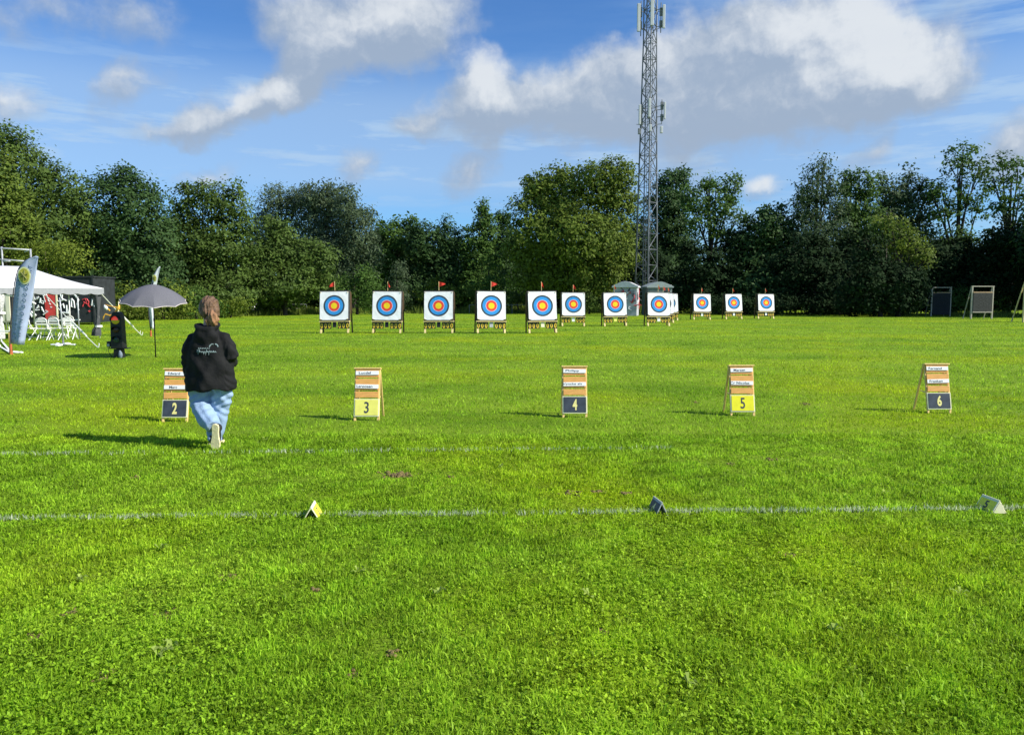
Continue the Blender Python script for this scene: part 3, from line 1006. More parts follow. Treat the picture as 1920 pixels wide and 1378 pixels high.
def tall_grass():
    rng = np.random.default_rng(77)
    VV, LL, SS, RR = [], [], [], []
    off = 0
    for (p0, y0, p1, y1, n, hh) in ((-60, 603, 400, 597, 7000, .7), (400, 594, 640, 588, 6000, .55), (640, 588, 1300, 586, 14000, .7), (1300, 588, 1600, 590, 5000, .4), (1600, 591, 2000, 594, 5000, .4)):
        a, b = ground(p0, y0), ground(p1, y1)
        t = rng.uniform(0, 1, n)
        x = a.x + (b.x - a.x) * t
        y = a.y + (b.y - a.y) * t + rng.uniform(0, 4, n) - rng.exponential(.7, n) * (1 + patchnoise(x, x * 0, .5, 19)).clip(0, 2)
        pn = patchnoise(x, y, .6, 14).clip(-1, 1)
        h = rng.uniform(.15, 1.1, n) * hh * (1 + .65 * pn)
        V, L, S = blades(rng, x, y, h, rng.uniform(.04, .10, n), .35, False)
        VV.append(V); LL.append(L + off); SS.append(S); RR.append(rng.uniform(0, 1, n)); off += len(V)
    o = np_mesh('tall_grass', np.concatenate(VV), np.concatenate(LL), np.concatenate(SS), np.concatenate(RR), leaf_mat('tall_grass_blade', (.14, .20, .035), .35, .4, .02))
    tag(o, 'strip of unmown tall grass and weeds at the foot of the trees', 'tall grass', kind='stuff')


tall_grass()

# ------------------------------------------------------------------ materials for things
wood_pale = mat('wood_pale', (.70, .56, .26), .6, .2, 6, .2, 40, stretch=(12, 12, 1.5))
wood_dark = mat('wood_dark', (.14, .085, .045), .75, .3, 6, .3, 40, stretch=(12, 12, 1.5))
wood_orange = mat('wood_orange', (.80, .40, .115), .55, .16, 5, .15, 40, stretch=(2, 12, 14))
wood_honey = mat('wood_honey', (.78, .55, .20), .55, .16, 5, .15, 40, stretch=(12, 12, 2))
foam = mat('foam_dark', (.035, .034, .032), .9, .3, 30, .4, 90)
black_p = mat('black_plastic', (.012, .012, .013), .45, .3, 10)
yellow_p = mat('yellow_paint', (.78, .56, .03), .5, .1, 20)
paper = mat('paper_white', (.86, .87, .88), .8, .03, 6)
cream = mat('cream_paint', (.80, .76, .52), .6, .06, 10)
red_cloth = mat('red_cloth', (.72, .05, .03), .7, .15, 20, trans=.3)
galv = mat('galvanised_steel', (.42, .44, .46), .5, .2, 4, metal=.5)
white_p = mat('white_plastic', (.82, .82, .80), .4, .04, 6)
grey_p = mat('grey_plate', (.38, .40, .40), .6, .2, 12)
slate = mat('slate_board', (.045, .055, .075), .45, .35, 9)
plate_yellow = mat('yellow_board', (.80, .74, .02), .5, .08, 14)
plate_lemon = mat('lemon_board', (.80, .76, .16), .5, .08, 14)
num_cream = mat('cream_numeral', (.80, .72, .28), .5, .05, 20)
ink = mat('ink', (.05, .055, .075), .7, .3, 40)


def face_mat():
    m, nt, out = new_mat('target_face_print')
    tc = N(nt, 'ShaderNodeTexCoord')
    sp = N(nt, 'ShaderNodeSeparateXYZ'); nt.links.new(tc.outputs['Object'], sp.inputs[0])
    cb = N(nt, 'ShaderNodeCombineXYZ'); nt.links.new(sp.outputs['X'], cb.inputs[0]); nt.links.new(sp.outputs['Z'], cb.inputs[1])
    ln = N(nt, 'ShaderNodeVectorMath', operation='LENGTH'); nt.links.new(cb.outputs[0], ln.inputs[0])
    dv = N(nt, 'ShaderNodeMath', operation='DIVIDE'); nt.links.new(ln.outputs['Value'], dv.inputs[0]); dv.inputs[1].default_value = .8
    rp = N(nt, 'ShaderNodeValToRGB'); rp.color_ramp.interpolation = 'CONSTANT'
    R = .488 / .8
    gold, red, blue, blk, wht, pink = (.85, .62, .02), (.72, .07, .045), (.035, .29, .70), (.035, .055, .075), (.86, .87, .89), (.80, .52, .55)
    stops = [(0, gold), (.155 * R, (.7, .5, .02)), (.165 * R, gold), (.285 * R, red), (.395 * R, (.60, .05, .04)), (.405 * R, red), (.505 * R, pink), (.54 * R, blue),
             (.68 * R, (.05, .25, .56)), (.69 * R, blue), (.845 * R, blk), (.92 * R, (.1, .12, .14)), (.93 * R, blk), (1.0 * R, wht), (1.125 * R, (.74, .75, .77)), (1.132 * R, wht), (1.245 * R, (.74, .75, .77)), (1.252 * R, wht)]
    e = rp.color_ramp.elements
    e[0].position = 0; e[0].color = (*gold, 1); e[1].position = stops[1][0]; e[1].color = (*stops[1][1], 1)
    for p_, c_ in stops[2:]:
        x = e.new(p_); x.color = (*c_, 1)
    nt.links.new(dv.outputs[0], rp.inputs['Fac'])
    # arrow holes
    vo = N(nt, 'ShaderNodeTexVoronoi'); vo.inputs['Scale'].default_value = 11
    oi = N(nt, 'ShaderNodeObjectInfo')
    of = N(nt, 'ShaderNodeVectorMath', operation='ADD'); ofs = N(nt, 'ShaderNodeVectorMath', operation='SCALE'); ofs.inputs[0].default_value = (37, 11, 53)
    nt.links.new(oi.outputs['Random'], ofs.inputs['Scale']); nt.links.new(tc.outputs['Object'], of.inputs[0]); nt.links.new(ofs.outputs[0], of.inputs[1])
    nt.links.new(of.outputs[0], vo.inputs['Vector'])
    ml = N(nt, 'ShaderNodeMath', operation='LESS_THAN'); ml.inputs[1].default_value = .085
    nt.links.new(vo.outputs['Distance'], ml.inputs[0])
    wn = N(nt, 'ShaderNodeMath', operation='MULTIPLY'); nt.links.new(ml.outputs[0], wn.inputs[0]); wn.inputs[1].default_value = .5
    mx = N(nt, 'ShaderNodeMix', data_type='RGBA')
    nt.links.new(wn.outputs[0], mx.inputs[0]); nt.links.new(rp.outputs[0], mx.inputs[6]); mx.inputs[7].default_value = (.25, .22, .2, 1)
    p = N(nt, 'ShaderNodeBsdfPrincipled'); p.inputs['Roughness'].default_value = .75; p.inputs['Specular IOR Level'].default_value = .2
    nt.links.new(mx.outputs[2], p.inputs['Base Color'])
    nz = N(nt, 'ShaderNodeTexNoise'); nz.inputs['Scale'].default_value = 3; nt.links.new(of.outputs[0], nz.inputs['Vector'])
    b = N(nt, 'ShaderNodeBump'); b.inputs['Strength'].default_value = .45; b.inputs['Distance'].default_value = .05
    nt.links.new(nz.outputs['Fac'], b.inputs['Height']); nt.links.new(b.outputs[0], p.inputs['Normal'])
    nt.links.new(p.outputs[0], out.inputs['Surface'])
    return m


FACE = face_mat()


def copy_tree(o, parent=None):
    c = o.copy()
    COL.objects.link(c)
    if parent is not None: c.parent = parent
    for ch in list(o.children): copy_tree(ch, c)
    return c


# ------------------------------------------------------------------ archery targets
TILT = rad(-9)


def make_target():
    root = thing('archery_target', (0, 0, 0), 'x', 'archery target')
    M = Matrix.Translation((0, 0, .02)) @ Matrix.Rotation(TILT, 4, 'X')      # leans back
    def lean(z, y=0, x=0): return M @ Vector((x, y, z))
    boss = MB()
    boss.box((0, .12, 1.26), (1.36, .22, 1.38))
    o = boss.build('boss', foam, root, bevel=.02); o.matrix_local = M
    st = MB()
    for z in (.95, 1.5): st.box((0, .12, z), (1.372, .232, .03))
    s = st.build('strap', black_p, o)
    f = MB()
    n = 10
    vs, fs = [], []
    w, h = .655, .65
    rr = random.Random(3)
    for i in range(n + 1):
        for j in range(n + 1):
            x = -w + 2 * w * i / n; z = -h + 2 * h * j / n
            if j == 0 and i in (0, n): z += .05
            y = rr.uniform(-.004, .004)
            vs.append((x, y, z))
    for i in range(n):
        for j in range(n):
            a = i * (n + 1) + j
            fs.append((a, a + n + 1, a + n + 2, a + 1))
    k = len(vs)
    vs += [(x, .006, z) for x, y, z in vs]
    fs += [tuple(k + q for q in reversed(g)) for g in fs]
    f.add(vs, fs)
    fo = f.build('target_face', FACE, root, smooth=True); fo.matrix_local = M @ Matrix.Translation((0, -.006, 1.245))
    # four pins hold the paper
    for x in (-.62, .62):
        for z in (.63, 1.86):
            pn = MB(); pn.box((x, -.022, z), (.035, .02, .035))
            p = pn.build('pin', wood_pale, root); p.matrix_local = M
    for sx in (-1, 1):
        l = MB(); l.bar(lean(.0, .10, sx * .625), lean(.56, .26, sx * .625), .08, .05, up=(0, 1, 0)); l.build('front_leg', wood_pale, root)
        l = MB(); l.bar(lean(.56, .26, sx * .66), lean(1.95, .26, sx * .66), .06, .045, up=(0, 1, 0)); l.build('upright', wood_dark, root)
        l = MB(); l.bar((sx * .68, .72, 0), lean(1.9, .30, sx * .68), .06, .05, up=(0, 1, 0)); l.build('rear_leg', wood_dark, root)
    c = MB(); c.bar(lean(.545, .12, -.70), lean(.545, .12, .70), .2, .045); c.build('ledge', wood_pale, root)
    c = MB(); c.bar((-.66, .60, .55), (.66, .60, .55), .05, .05); c.build('brace', wood_dark, root)
    # flip scores, three leaves on either side, read 0 0 0
    for sx in (-1, 1):
        d = MB()
        for k in range(3): d.box((sx * .415 + (k - 1) * .178, .13, .375), (.17, .02, .33))
        so_ = d.build('score_display', black_p, root); so_.matrix_local = M
        t = MB()
        for k in range(3): add_text(t, '0', Matrix.Translation((sx * .415 + (k - 1) * .178, .117, .345)), .11, .235, .02)
        t.build('score_digits', yellow_p, so_)
    pl = MB(); pl.box((0, .10, .40), (.16, .015, .26))
    po = pl.build('number_plate', black_p, root); po.matrix_local = M
    # wind flag
    sx_ = MB(); sx_.tube([lean(1.94, .12), lean(1.94, .12) + Vector((0, 0, .44))], .012, 6); fl = sx_.build('flag_stick', wood_pale, root)
    return root


def flag_mesh(kind, seed):
    r = random.Random(seed)
    mb = MB()
    b = Vector((0, .12, 0)); top = 2.36
    yy = .12 + 1.94 * math.sin(-TILT) + .0
    n = 7
    W = {'wide': .30, 'thin': .10, 'left': -.26, 'droop': .14}[kind]
    vs, fs = [], []
    for i in range(n + 1):
        t = i / n
        sw = .05 * math.sin(t * 5 + seed)
        zt = top - (.10 if kind != 'droop' else .05) * t - (0 if kind == 'wide' else .12 * t * t)
        zb = top - .26 + .13 * t - (0 if kind == 'wide' else .16 * t * t)
        for z in (zt, zb):
            for th in (-.002, .002): vs.append((W * t, yy + sw * t + th, z))
    for i in range(n):
        a, c = i * 4, i * 4 + 4
        fs += [(a, c, c + 2, a + 2), (a + 1, a + 3, c + 3, c + 1), (a, a + 1, c + 1, c), (a + 2, c + 2, c + 3, a + 3)]
    mb.add(vs, fs)
    return mb.mesh('flag')


PLATES = {'dark': black_p, 'grey': grey_p, 'cream': cream, 'yellow': plate_lemon, 'white': white_p}
TARGETS = [
    (626, 35.3, 2, 'left', 'dark', 'full size archery target at the left end of the near row'),
    (724, 35.3, 2, 'thin', 'dark', 'near row archery target second from the left with a dark centre plate'),
    (822, 35.3, 1, 'wide', 'dark', 'near row archery target in the middle of its row with its flag blown right'),
    (922, 35.3, -10, 'wide', 'grey', 'near row archery target with a broad red flag left of the row end'),
    (1019, 35.4, -9, 'thin', 'cream', 'near row archery target at the right end with a cream number plate'),
    (1075.5, 44.0, -4, 'droop', 'white', 'middle distance archery target close behind the end of the near row'),
    (1155, 44.2, -6, 'thin', 'yellow', 'middle distance archery target with a yellow number plate before the spray painted hut'),
    (1236, 44.3, -7, 'thin', 'white', 'middle distance archery target covering the two half hidden ones'),
    (1245.5, 50.0, -6, 'droop', 'white', 'half hidden archery target directly behind the covering target'),
    (1255, 55.0, -6, 'thin', 'white', 'archery target showing only a narrow strip as the last of three overlapping'),
    (1317, 57.5, -8, 'thin', 'white', 'far archery target nearest the mast in the row of three small ones'),
    (1377, 59.0, -9, 'thin', 'white', 'far archery target in the middle of the three small ones'),
    (1437, 60.0, -9, 'thin', 'white', 'far archery target at the right end of the three small ones'),
]
proto = make_target()
for i, (px, d, yaw, fk, pk, lab) in enumerate(TARGETS):
    o = proto if i == 0 else copy_tree(proto)
    o.location = ((px - 960) / F * d, d, 0)
    o.rotation_euler = (0, rad((-.8, .5, -.3, .9, -.6, .4, -.9, .7, .2, -.4, .8, -.7, .5)[i]), rad(-yaw))
    o['label'] = lab
    o['group'] = 'archery targets on the field'
for i, (px, d, yaw, fk, pk, lab) in enumerate(TARGETS):
    o = [c for c in COL.objects if c.get('label') == lab][0]
    me = flag_mesh(fk, i + 1)
    me.materials.append(red_cloth)
    f = bpy.data.objects.new('wind_flag', me)
    COL.objects.link(f)
    f.parent = o
    for ch in o.children:
        if ch.name.startswith('number_plate'):
            ch.data = ch.data.copy()
            ch.data.materials[0] = PLATES[pk]

# ------------------------------------------------------------------ lane boards
NAMES = {2: ('Edward', 'Marc', 'dark'), 3: ('Lucdel', 'Laroosen', 'lemon'), 4: ('Philipp', 'Vyncke als', 'dark'), 5: ('Marsen', 'Cr Nicolas', 'yellow'), 6: ('Fernand', 'Franken', 'dark')}


def make_board(num, px, py, label):
    c = ground(px, py)
    root = thing('lane_board', c, label, 'board', 'numbered lane boards', 0)
    H, W = .70, .335
    M = Matrix.Rotation(rad(-13), 4, 'X')
    def P3(x, y, z): return M @ Vector((x, y, z))
    for sx in (-1, 1):
        m = MB(); m.bar(P3(sx * (W / 2 - .014), .012, 0), P3(sx * (W / 2 - .014), .012, H - .012), .03, .022, up=(0, 1, 0)); m.build('front_leg', wood_honey, root, bevel=.003)
        m = MB(); m.bar((sx * (W / 2 - .012), .40, 0), P3(sx * (W / 2 - .012), .035, H - .02), .026, .022, up=(0, 1, 0)); m.build('rear_leg', wood_honey, root, bevel=.003)
        m = MB(); m.bar(P3(sx * (W / 2 - .03), .03, H * .42), (sx * (W / 2 - .03), .275, .285), .014, .014); m.build('stay', wood_honey, root)
    m = MB(); m.box((0, .006, H - .008), (W + .02, .075, .018)); o = m.build('top_rail', wood_honey, root, bevel=.003); o.matrix_local = M
    def plank(z1, z0, tilt):
        h = z1 - z0
        b = MB(); b.box((0, 0, 0), (W - .03, .014, h), R=Matrix.Rotation(rad(tilt), 3, 'X'))
        o = b.build('plank', wood_orange, root, bevel=.002); o.matrix_local = M @ Matrix.Translation((0, -.010, (z1 + z0) / 2)); return o
    plank(H * .975, H * .815, 4); plank(H * .79, H * .575, 4); plank(H * .548, H * .435, 4)
    for k, (zc, nm) in enumerate(((H * .90, NAMES[num][0]), (H * .645, NAMES[num][1]))):
        b = MB(); b.box((0, -.0235, zc), (W - .032, .004, .052)); o = b.build('name_card', paper, root); o.matrix_local = M @ Matrix.Translation((0, 0, zc)) @ Matrix.Rotation(rad((num * 37 + k * 53) % 5 - 2) * .6, 4, 'Y') @ Matrix.Translation((0, 0, -zc))
        t = MB(); add_text(t, nm, Matrix.Translation((-.03, -.0275, zc)), min(.036 * len(nm) * .72, .26), .033, 0.005); t.build('name', ink, o)
    kind = NAMES[num][2]
    b = MB(); b.box((0, -.006, H * .245), (W - .004, .012, H * .33)); o = b.build('number_panel', cream, root, bevel=.002); o.matrix_local = M
    b = MB(); b.box((0, -.0145, H * .25), (W - .034, .005, H * .295)); b.build('number_plate', {'dark': slate, 'lemon': plate_lemon, 'yellow': plate_yellow}[kind], o)
    t = MB(); add_text(t, str(num), Matrix.Translation((0, -.0185, H * .25)), .062, H * .215, .035 if kind == 'dark' else .012); t.build('numeral', num_cream if kind == 'dark' else ink, o)
    return root


make_board(2, 327, 791, 'wooden lane board with a cream 2 on slate half behind the walking person')
make_board(3, 687, 789, 'wooden lane board with a black 3 on a pale yellow panel')
make_board(4, 1078, 783, 'wooden lane board with a cream 4 on a dark slate panel')
make_board(5, 1393, 780, 'wooden lane board with a black 5 on a bright yellow panel')
make_board(6, 1762, 775, 'wooden lane board with a cream 6 on a dark slate panel')


# ------------------------------------------------------------------ folded line markers
marker_board = mat('marker_board', (.84, .80, .56), .5, .06, 14)
marker_yellow = mat('marker_yellow', (.86, .78, .05), .5, .06, 14)


def make_marker(px, py, yaw, col, num, numm, label, L=.185, H=.105, Wd=.125, board=None, closed=False):
    board = board or marker_board
    c = ground(px, py)
    root = thing('line_marker', c, label, 'marker', 'folded markers on the shooting line', rad(yaw))
    t = .007
    # ridge runs along local x; panels face -y and +y
    for s in (-1, 1):
        a = math.atan2(Wd / 2, H)
        M = Matrix.Translation((0, 0, H)) @ Matrix.Rotation(s * a, 4, 'X')
        ln = math.hypot(Wd / 2, H)
        b = MB(); b.box((0, s * -t / 2, -ln / 2), (L, t, ln)); o = b.build('panel', board, root, bevel=.0015); o.matrix_local = M
        b = MB(); b.box((0, s * (t * .0 + .0015), -ln / 2 - .004), (L - .02, .003, ln - .035)); q = b.build('colour_plate', col, o)
        tx = MB()
        if s < 0:
            add_text(tx, num, Matrix.Translation((0, -.0035, -ln / 2 - .004)), .04, ln * .5, .02)
        else:
            add_text(tx, num, Matrix.Rotation(PI, 4, 'Z') @ Matrix.Translation((0, -.0035, -ln / 2 - .004)), .04, ln * .5, .02)
        tx.build('numeral', numm, q)
    if closed:
        e = MB()
        for sx in (-1, 1):
            x0 = sx * (L / 2 + .0005)
            e.add([(x0 - .002, -Wd / 2 + .012, .004), (x0 - .002, Wd / 2 - .012, .004), (x0 - .002, 0, H - .016), (x0 + .002, -Wd / 2 + .012, .004), (x0 + .002, Wd / 2 - .012, .004), (x0 + .002, 0, H - .016)], [(0, 2, 1), (3, 4, 5), (0, 1, 4, 3), (1, 2, 5, 4), (2, 0, 3, 5)])
            e.build('end_cap', cream, root)
            e = MB()
    return root


make_marker(587, 970, 96, marker_yellow, '3', ink, 'yellow folded marker on the white line left of the middle')
make_marker(1233, 961, 99, slate, '4', num_cream, 'dark slate folded marker on the white line', Wd=.10, board=grey_p)
make_marker(1857, 957, 95, marker_yellow, '5', ink, 'yellow folded marker with a dark numeral at the right end of the white line', closed=True)

# ------------------------------------------------------------------ mast
def make_mast():
    d = 76.0
    X = (1211 - 960) / F * d
    root = thing('lattice_mast', (X, d, 0), 'tall grey steel lattice mast with antenna panels rising behind the trees', 'mast')
    steel = mat('mast_steel', (.15, .165, .18), .55, .3, 1.0, metal=.4)
    Ht = 33.5
    angs = [rad(-95), rad(25), rad(145)]
    def rad_at(z): return 1.28 - .56 * min(z, 26) / 26.0 if z < 26 else .72
    def leg(i, z):
        r = rad_at(z)
        return Vector((r * math.cos(angs[i]), r * math.sin(angs[i]), z))
    for i in range(3):
        m = MB(); m.tube([leg(i, z) for z in (0, 8, 16, 26, Ht)], [.085, .08, .07, .06, .055], 8); m.build('leg', steel, root, smooth=True)
    bay = 1.5
    for f in range(3):
        m = MB()
        j = (f + 1) % 3
        z = 0.3; k = 0
        while z < Ht - bay:
            z2 = z + bay
            a, b = (f, j) if k % 2 == 0 else (j, f)
            m.tube([leg(a, z), leg(b, z2)], .042, 5)
            m.tube([leg(f, z2), leg(j, z2)], .022 if k % 3 else .036, 5)
            if z > 12: m.tube([leg(b, z), leg(a, z2)], .03, 5)
            z = z2; k += 1
            bay_ = bay
        m.build('bracing', steel, root)
    m = MB()
    for dx in (-.12, .12): m.tube([(dx, .25, 0), (dx, .25, Ht)], .025, 5)
    z = .3
    while z < Ht: m.tube([(-.12, .25, z), (.12, .25, z)], .012, 4); z += .33
    for dx in (-.35, -.28, .3): m.tube([(dx, .35, 0), (dx, .3, Ht - 2)], .03, 5)
    m.build('ladder', steel, root)
    pan = mat('antenna_white', (.50, .52, .53), .45, .06, 3)
    dk = mat('antenna_grey', (.18, .19, .2), .55, .2, 5)
    def zpy(py): return at(1211, py, d).z
    def panel(px, y0, y1, w, dep, m_, back=True, dy=0.0):
        x = (px - (1220 if y0 < 100 else 1217)) / F * d
        z1, z0 = zpy(y0), zpy(y1)
        b = MB(); b.box((x, -.9 + dy, (z0 + z1) / 2), (w, dep, z1 - z0)); o = b.build('antenna', m_, root, bevel=.04)
        if back:
            q = MB()
            sx = 1 if x < 0 else -1
            if abs(x) < .3: sx = 0
            q.tube([(x + sx * .24, -.72 + dy, z0 - .35), (x + sx * .24, -.72 + dy, z1 + .25)], .045, 6)
            for z in (z0 + .3, z1 - .3):
                q.box((x + sx * .12, -.80 + dy, z), (.24, .14, .09))
                q.tube([(x + sx * .24, -.72 + dy, z), (x * .45, -.35, z)], .035, 5)
            q.box((x + sx * .22, -.66 + dy, (z0 + z1) / 2 + .5), (.26, .22, .7))
            q.box((x + sx * .22, -.66 + dy, (z0 + z1) / 2 - .6), (.26, .22, .6))
            q.build('bracket', dk, o)
    panel(1195.5, 14, 66, .30, .16, pan); panel(1219, 2, 56, .34, .16, pan, dy=-.15); panel(1240.5, 16, 60, .26, .16, pan)
    panel(1197, 201, 238, .22, .14, pan); panel(1214, 190, 225, .26, .14, pan, dy=-.15); panel(1242, 196, 228, .18, .14, pan)
    panel(1197, 245, 256, .3, .2, dk, False); panel(1216, 238, 251, .24, .16, pan, False, -.1); panel(1236.5, 241, 254, .26, .18, pan, False)
    b = MB()
    for zz in (zpy(20), zpy(52), zpy(205), zpy(232)):
        for a in range(3):
            b.tube([leg(a, zz), Vector((leg(a, zz).x * 1.6, leg(a, zz).y * 1.1 - .2, zz))], .03, 5)
    b.build('arm', steel, root)


make_mast()


# ------------------------------------------------------------------ huts
def make_hut(px, w_px, d, label, body, roofm, paintwork, rz):
    w = w_px / F * d
    root = thing('hut', ((px - 960) / F * d, d, 0), label, 'hut', 'small huts beside the mast', rz)
    h = 2.55
    m = MB(); m.box((0, 1.1, h / 2), (w, 2.2, h)); m.build('wall', body, root, bevel=.02)
    g = MB()
    hw = w / 2
    g.prism([(-hw - .12, h), (-hw - .12, h + .12), (-hw * .35, h + .50), (0, h + .56), (hw * .35, h + .50), (hw + .12, h + .12), (hw + .12, h)], -.15, 2.4)
    g.build('roof', roofm, root, bevel=.015)
    dr = MB(); dr.box((-w * .12, -.02, 1.0), (w * .42, .05, 2.0)); dr.build('door', paintwork[0], root, bevel=.01)
    v = MB()
    for k in range(4): v.box((w * .3, -.015, 2.0 + k * .08), (w * .22, .04, .045))
    v.build('vent', paintwork[0], root)
    r = random.Random(int(px))
    for pm in paintwork[1:]:
        q = MB()
        for k in range(9):
            p0 = Vector((r.uniform(-hw * .8, hw * .8), -.03 - r.uniform(0, .008), r.uniform(.5, 2.3)))
            pts = [p0]
            for s in range(3):
                pts.append(pts[-1] + Vector((r.uniform(-.3, .3), 0, r.uniform(-.3, .3))))
            q.tube(pts, [.03, .05, .05, .02], 5)
        for k in range(5):
            p0 = Vector((hw + .03, r.uniform(.2, 2.0), r.uniform(.6, 2.2)))
            q.tube([p0, p0 + Vector((0, r.uniform(-.3, .3), .4)), p0 + Vector((0, r.uniform(-.3, .3), .7))], .04, 5)
        q.build('graffiti', pm, root)
    return root


conc = mat('hut_concrete', (.40, .41, .45), .85, .22, 2.5, .2, 30)
conc2 = mat('hut_green_grey', (.16, .20, .20), .8, .25, 2.5, .2, 30)
spray_red = mat('spray_red', (.55, .05, .06), .6, .3, 8)
spray_dark = mat('spray_dark', (.06, .05, .08), .6, .3, 8)
spray_white = mat('spray_white', (.75, .77, .78), .6, .12, 8)
make_hut(1171, 44, 70, 'pale grey concrete hut with red spray paint left of the mast', conc, mat('hut_roof_pale', (.55, .56, .58), .8, .15, 3), [mat('hut_door', (.24, .24, .27), .6, .2, 4), spray_dark, spray_red, spray_white], rad(-14))
make_hut(1236, 46, 72, 'dark green grey hut with a shallow roof below the mast', conc2, mat('hut_roof_grey', (.26, .31, .31), .8, .15, 3), [black_p, spray_white], rad(4))


# ------------------------------------------------------------------ framed practice butts on the right
wood_dull = mat('wood_dull', (.36, .25, .14), .75, .2, 5, .2, 40)


def make_butt(px, py, wpx, top_py, label, foamm, framem, yaw, low=False):
    c = ground(px, py)
    d = c.y
    W = wpx / F * d
    H = at(px, top_py, d).z
    root = thing('practice_butt', c, label, 'target butt', 'framed practice butts on the right', rad(yaw))
    for s in (-1, 1):
        m = MB(); m.box((s * (W / 2 - .05), 0, H / 2), (.10, .12, H)); m.build('post', framem, root, bevel=.006)
        m = MB(); m.bar((s * (W / 2 - .05), .10, H - .05), (s * (W / 2 - .05) - .05, .85, 0), .06, .06); m.build('rear_leg', framem, root)
    m = MB(); m.box((0, 0, H + .035), (W + .06, .13, .07)); m.build('top_rail', framem, root, bevel=.006)
    m = MB(); m.box((0, -.01, H - .42), (W - .21, .16, .09)); m.build('batten', wood_dull, root, bevel=.006)
    zb = .12 if low else .55
    m = MB(); m.box((0, .02, (zb + H - .47) / 2), (W - .21, .24, H - .47 - zb)); m.build('foam_panel', foamm, root, bevel=.02)
    if not low:
        m = MB(); m.box((0, -.01, zb - .035), (W - .21, .2, .07)); m.build('bottom_rail', framem, root, bevel=.006)


foam_grey = mat('foam_grey', (.042, .044, .042), .95, .5, 9, .5, 40)
foam_blk = mat('foam_black', (.02, .024, .028), .95, .4, 9, .5, 40)
wood_grey = mat('wood_weathered', (.40, .37, .30), .8, .25, 5, .3, 40, stretch=(10, 10, 1))
make_butt(1763, 593, 38, 540, 'dim practice butt in the shade with a black foam panel down to the grass', foam_blk, wood_grey, 2, True)
make_butt(1839.5, 598, 43, 538, 'practice butt with a grey shot up foam panel in a pale wooden frame', foam_grey, wood_grey, 4)
make_butt(1936, 604, 46, 531, 'practice butt cut off by the right edge of the photo', foam_grey, wood_pale, 14)

# ------------------------------------------------------------------ fences
galv_d = mat('fence_rail_steel', (.16, .17, .17), .6, .3, 3, metal=.3)


def make_fence(pts, h, label, mid=True):
    g = [ground(*p) for p in pts]
    root = thing('rail_fence', g[0], label, 'fence')
    for p in g:
        m = MB(); q = p - g[0]; m.tube([q + Vector((0, 0, -.1)), q + Vector((0, 0, h))], .04, 7); m.build('post', galv_d, root)
    for z in ([h - .05, h * .5] if mid else [h - .05]):
        m = MB(); m.tube([p - g[0] + Vector((0, 0, z)) for p in g], .03, 6); m.build('rail', galv_d, root)


make_fence([(880, 588), (920, 588), (960, 588), (1000, 588), (1040, 588)], .95, 'low grey pipe rail fence between the fourth and fifth targets', False)
make_fence([(465, 588.5), (520, 588), (575, 587.5)], 1.0, 'low wire rail fence under the alder left of the first target')
c = ground(476, 588) + Vector((0, -.25, 0))
m = MB()
R_ = random.Random(2)
m.tube([(0, 0, .30), (.02, 0, .45), (.03, 0, .62), (-.02, 0, .74)], [(.05, .06), (.14, .12), (.20, .13), (.22, .08)], 10)
o = m.build('plastic_bag', white_p, smooth=True); o.location = c
tag(o, 'white bag hanging at the low fence under the alder', 'bag')

# ------------------------------------------------------------------ umbrella
def make_umbrella():
    c = ground(292, 670)
    root = thing('umbrella', c, 'large grey umbrella with a pale rim on a thin dark pole', 'umbrella')
    cloth = mat('umbrella_cloth', (.135, .135, .155), .8, .22, 60, trans=.15)
    rim = mat('umbrella_rim', (.62, .55, .52), .8, .15, 30)
    M = Matrix.Translation((0, 0, 1.97)) @ Matrix.Rotation(rad(5), 4, 'Y') @ Matrix.Rotation(rad(10), 4, 'X')
    n, sub, rings = 10, 6, 9
    Rr, drop = .87, .47
    vs, fs = [], []
    seg = n * sub
    for k in range(rings + 1):
        t = k / rings
        for j in range(seg):
            a = 2 * PI * (j / seg) + .15
            q = (j % sub) / sub
            sc = 1 - .085 * math.sin(PI * q) * t
            r = Rr * t ** .96 * sc
            z = -drop * (.38 * t + .62 * t ** 2.1) + .02 * math.sin(PI * q) * t
            vs.append((r * math.cos(a), r * math.sin(a), z))
    for k in range(rings):
        for j in range(seg):
            j2 = (j + 1) % seg
            fs.append((k * seg + j, k * seg + j2, (k + 1) * seg + j2, (k + 1) * seg + j))
    mb = MB(); mb.add(vs, fs)
    ca = mb.build('canopy', cloth, root); ca.matrix_local = M
    s = ca.modifiers.new('thick', 'SOLIDIFY'); s.thickness = .004; s.offset = 1
    e = MB(); e.tube([vs[rings * seg + j] for j in range(seg)] + [vs[rings * seg]], .009, 5); e.build('rim', rim, ca)
    for j in range(n):
        p = MB(); p.tube([Vector(vs[k * seg + j * sub]) + Vector((0, 0, -.012)) for k in range(rings + 1)], .004, 4); p.build('rib', black_p, ca)
    p = MB(); p.tube([(0, 0, -.1), (0, 0, 1.0), M @ Vector((0, 0, -.05))], [.017, .016, .012], 10); p.tube([(0, 0, .98), (0, 0, 1.06)], .024, 10)
    p.build('pole', black_p, root, smooth=True)
    p = MB(); p.lathe([(.012, 0), (.016, .03), (.004, .07)], 10); q = p.build('finial', black_p, root); q.matrix_local = M


make_umbrella()

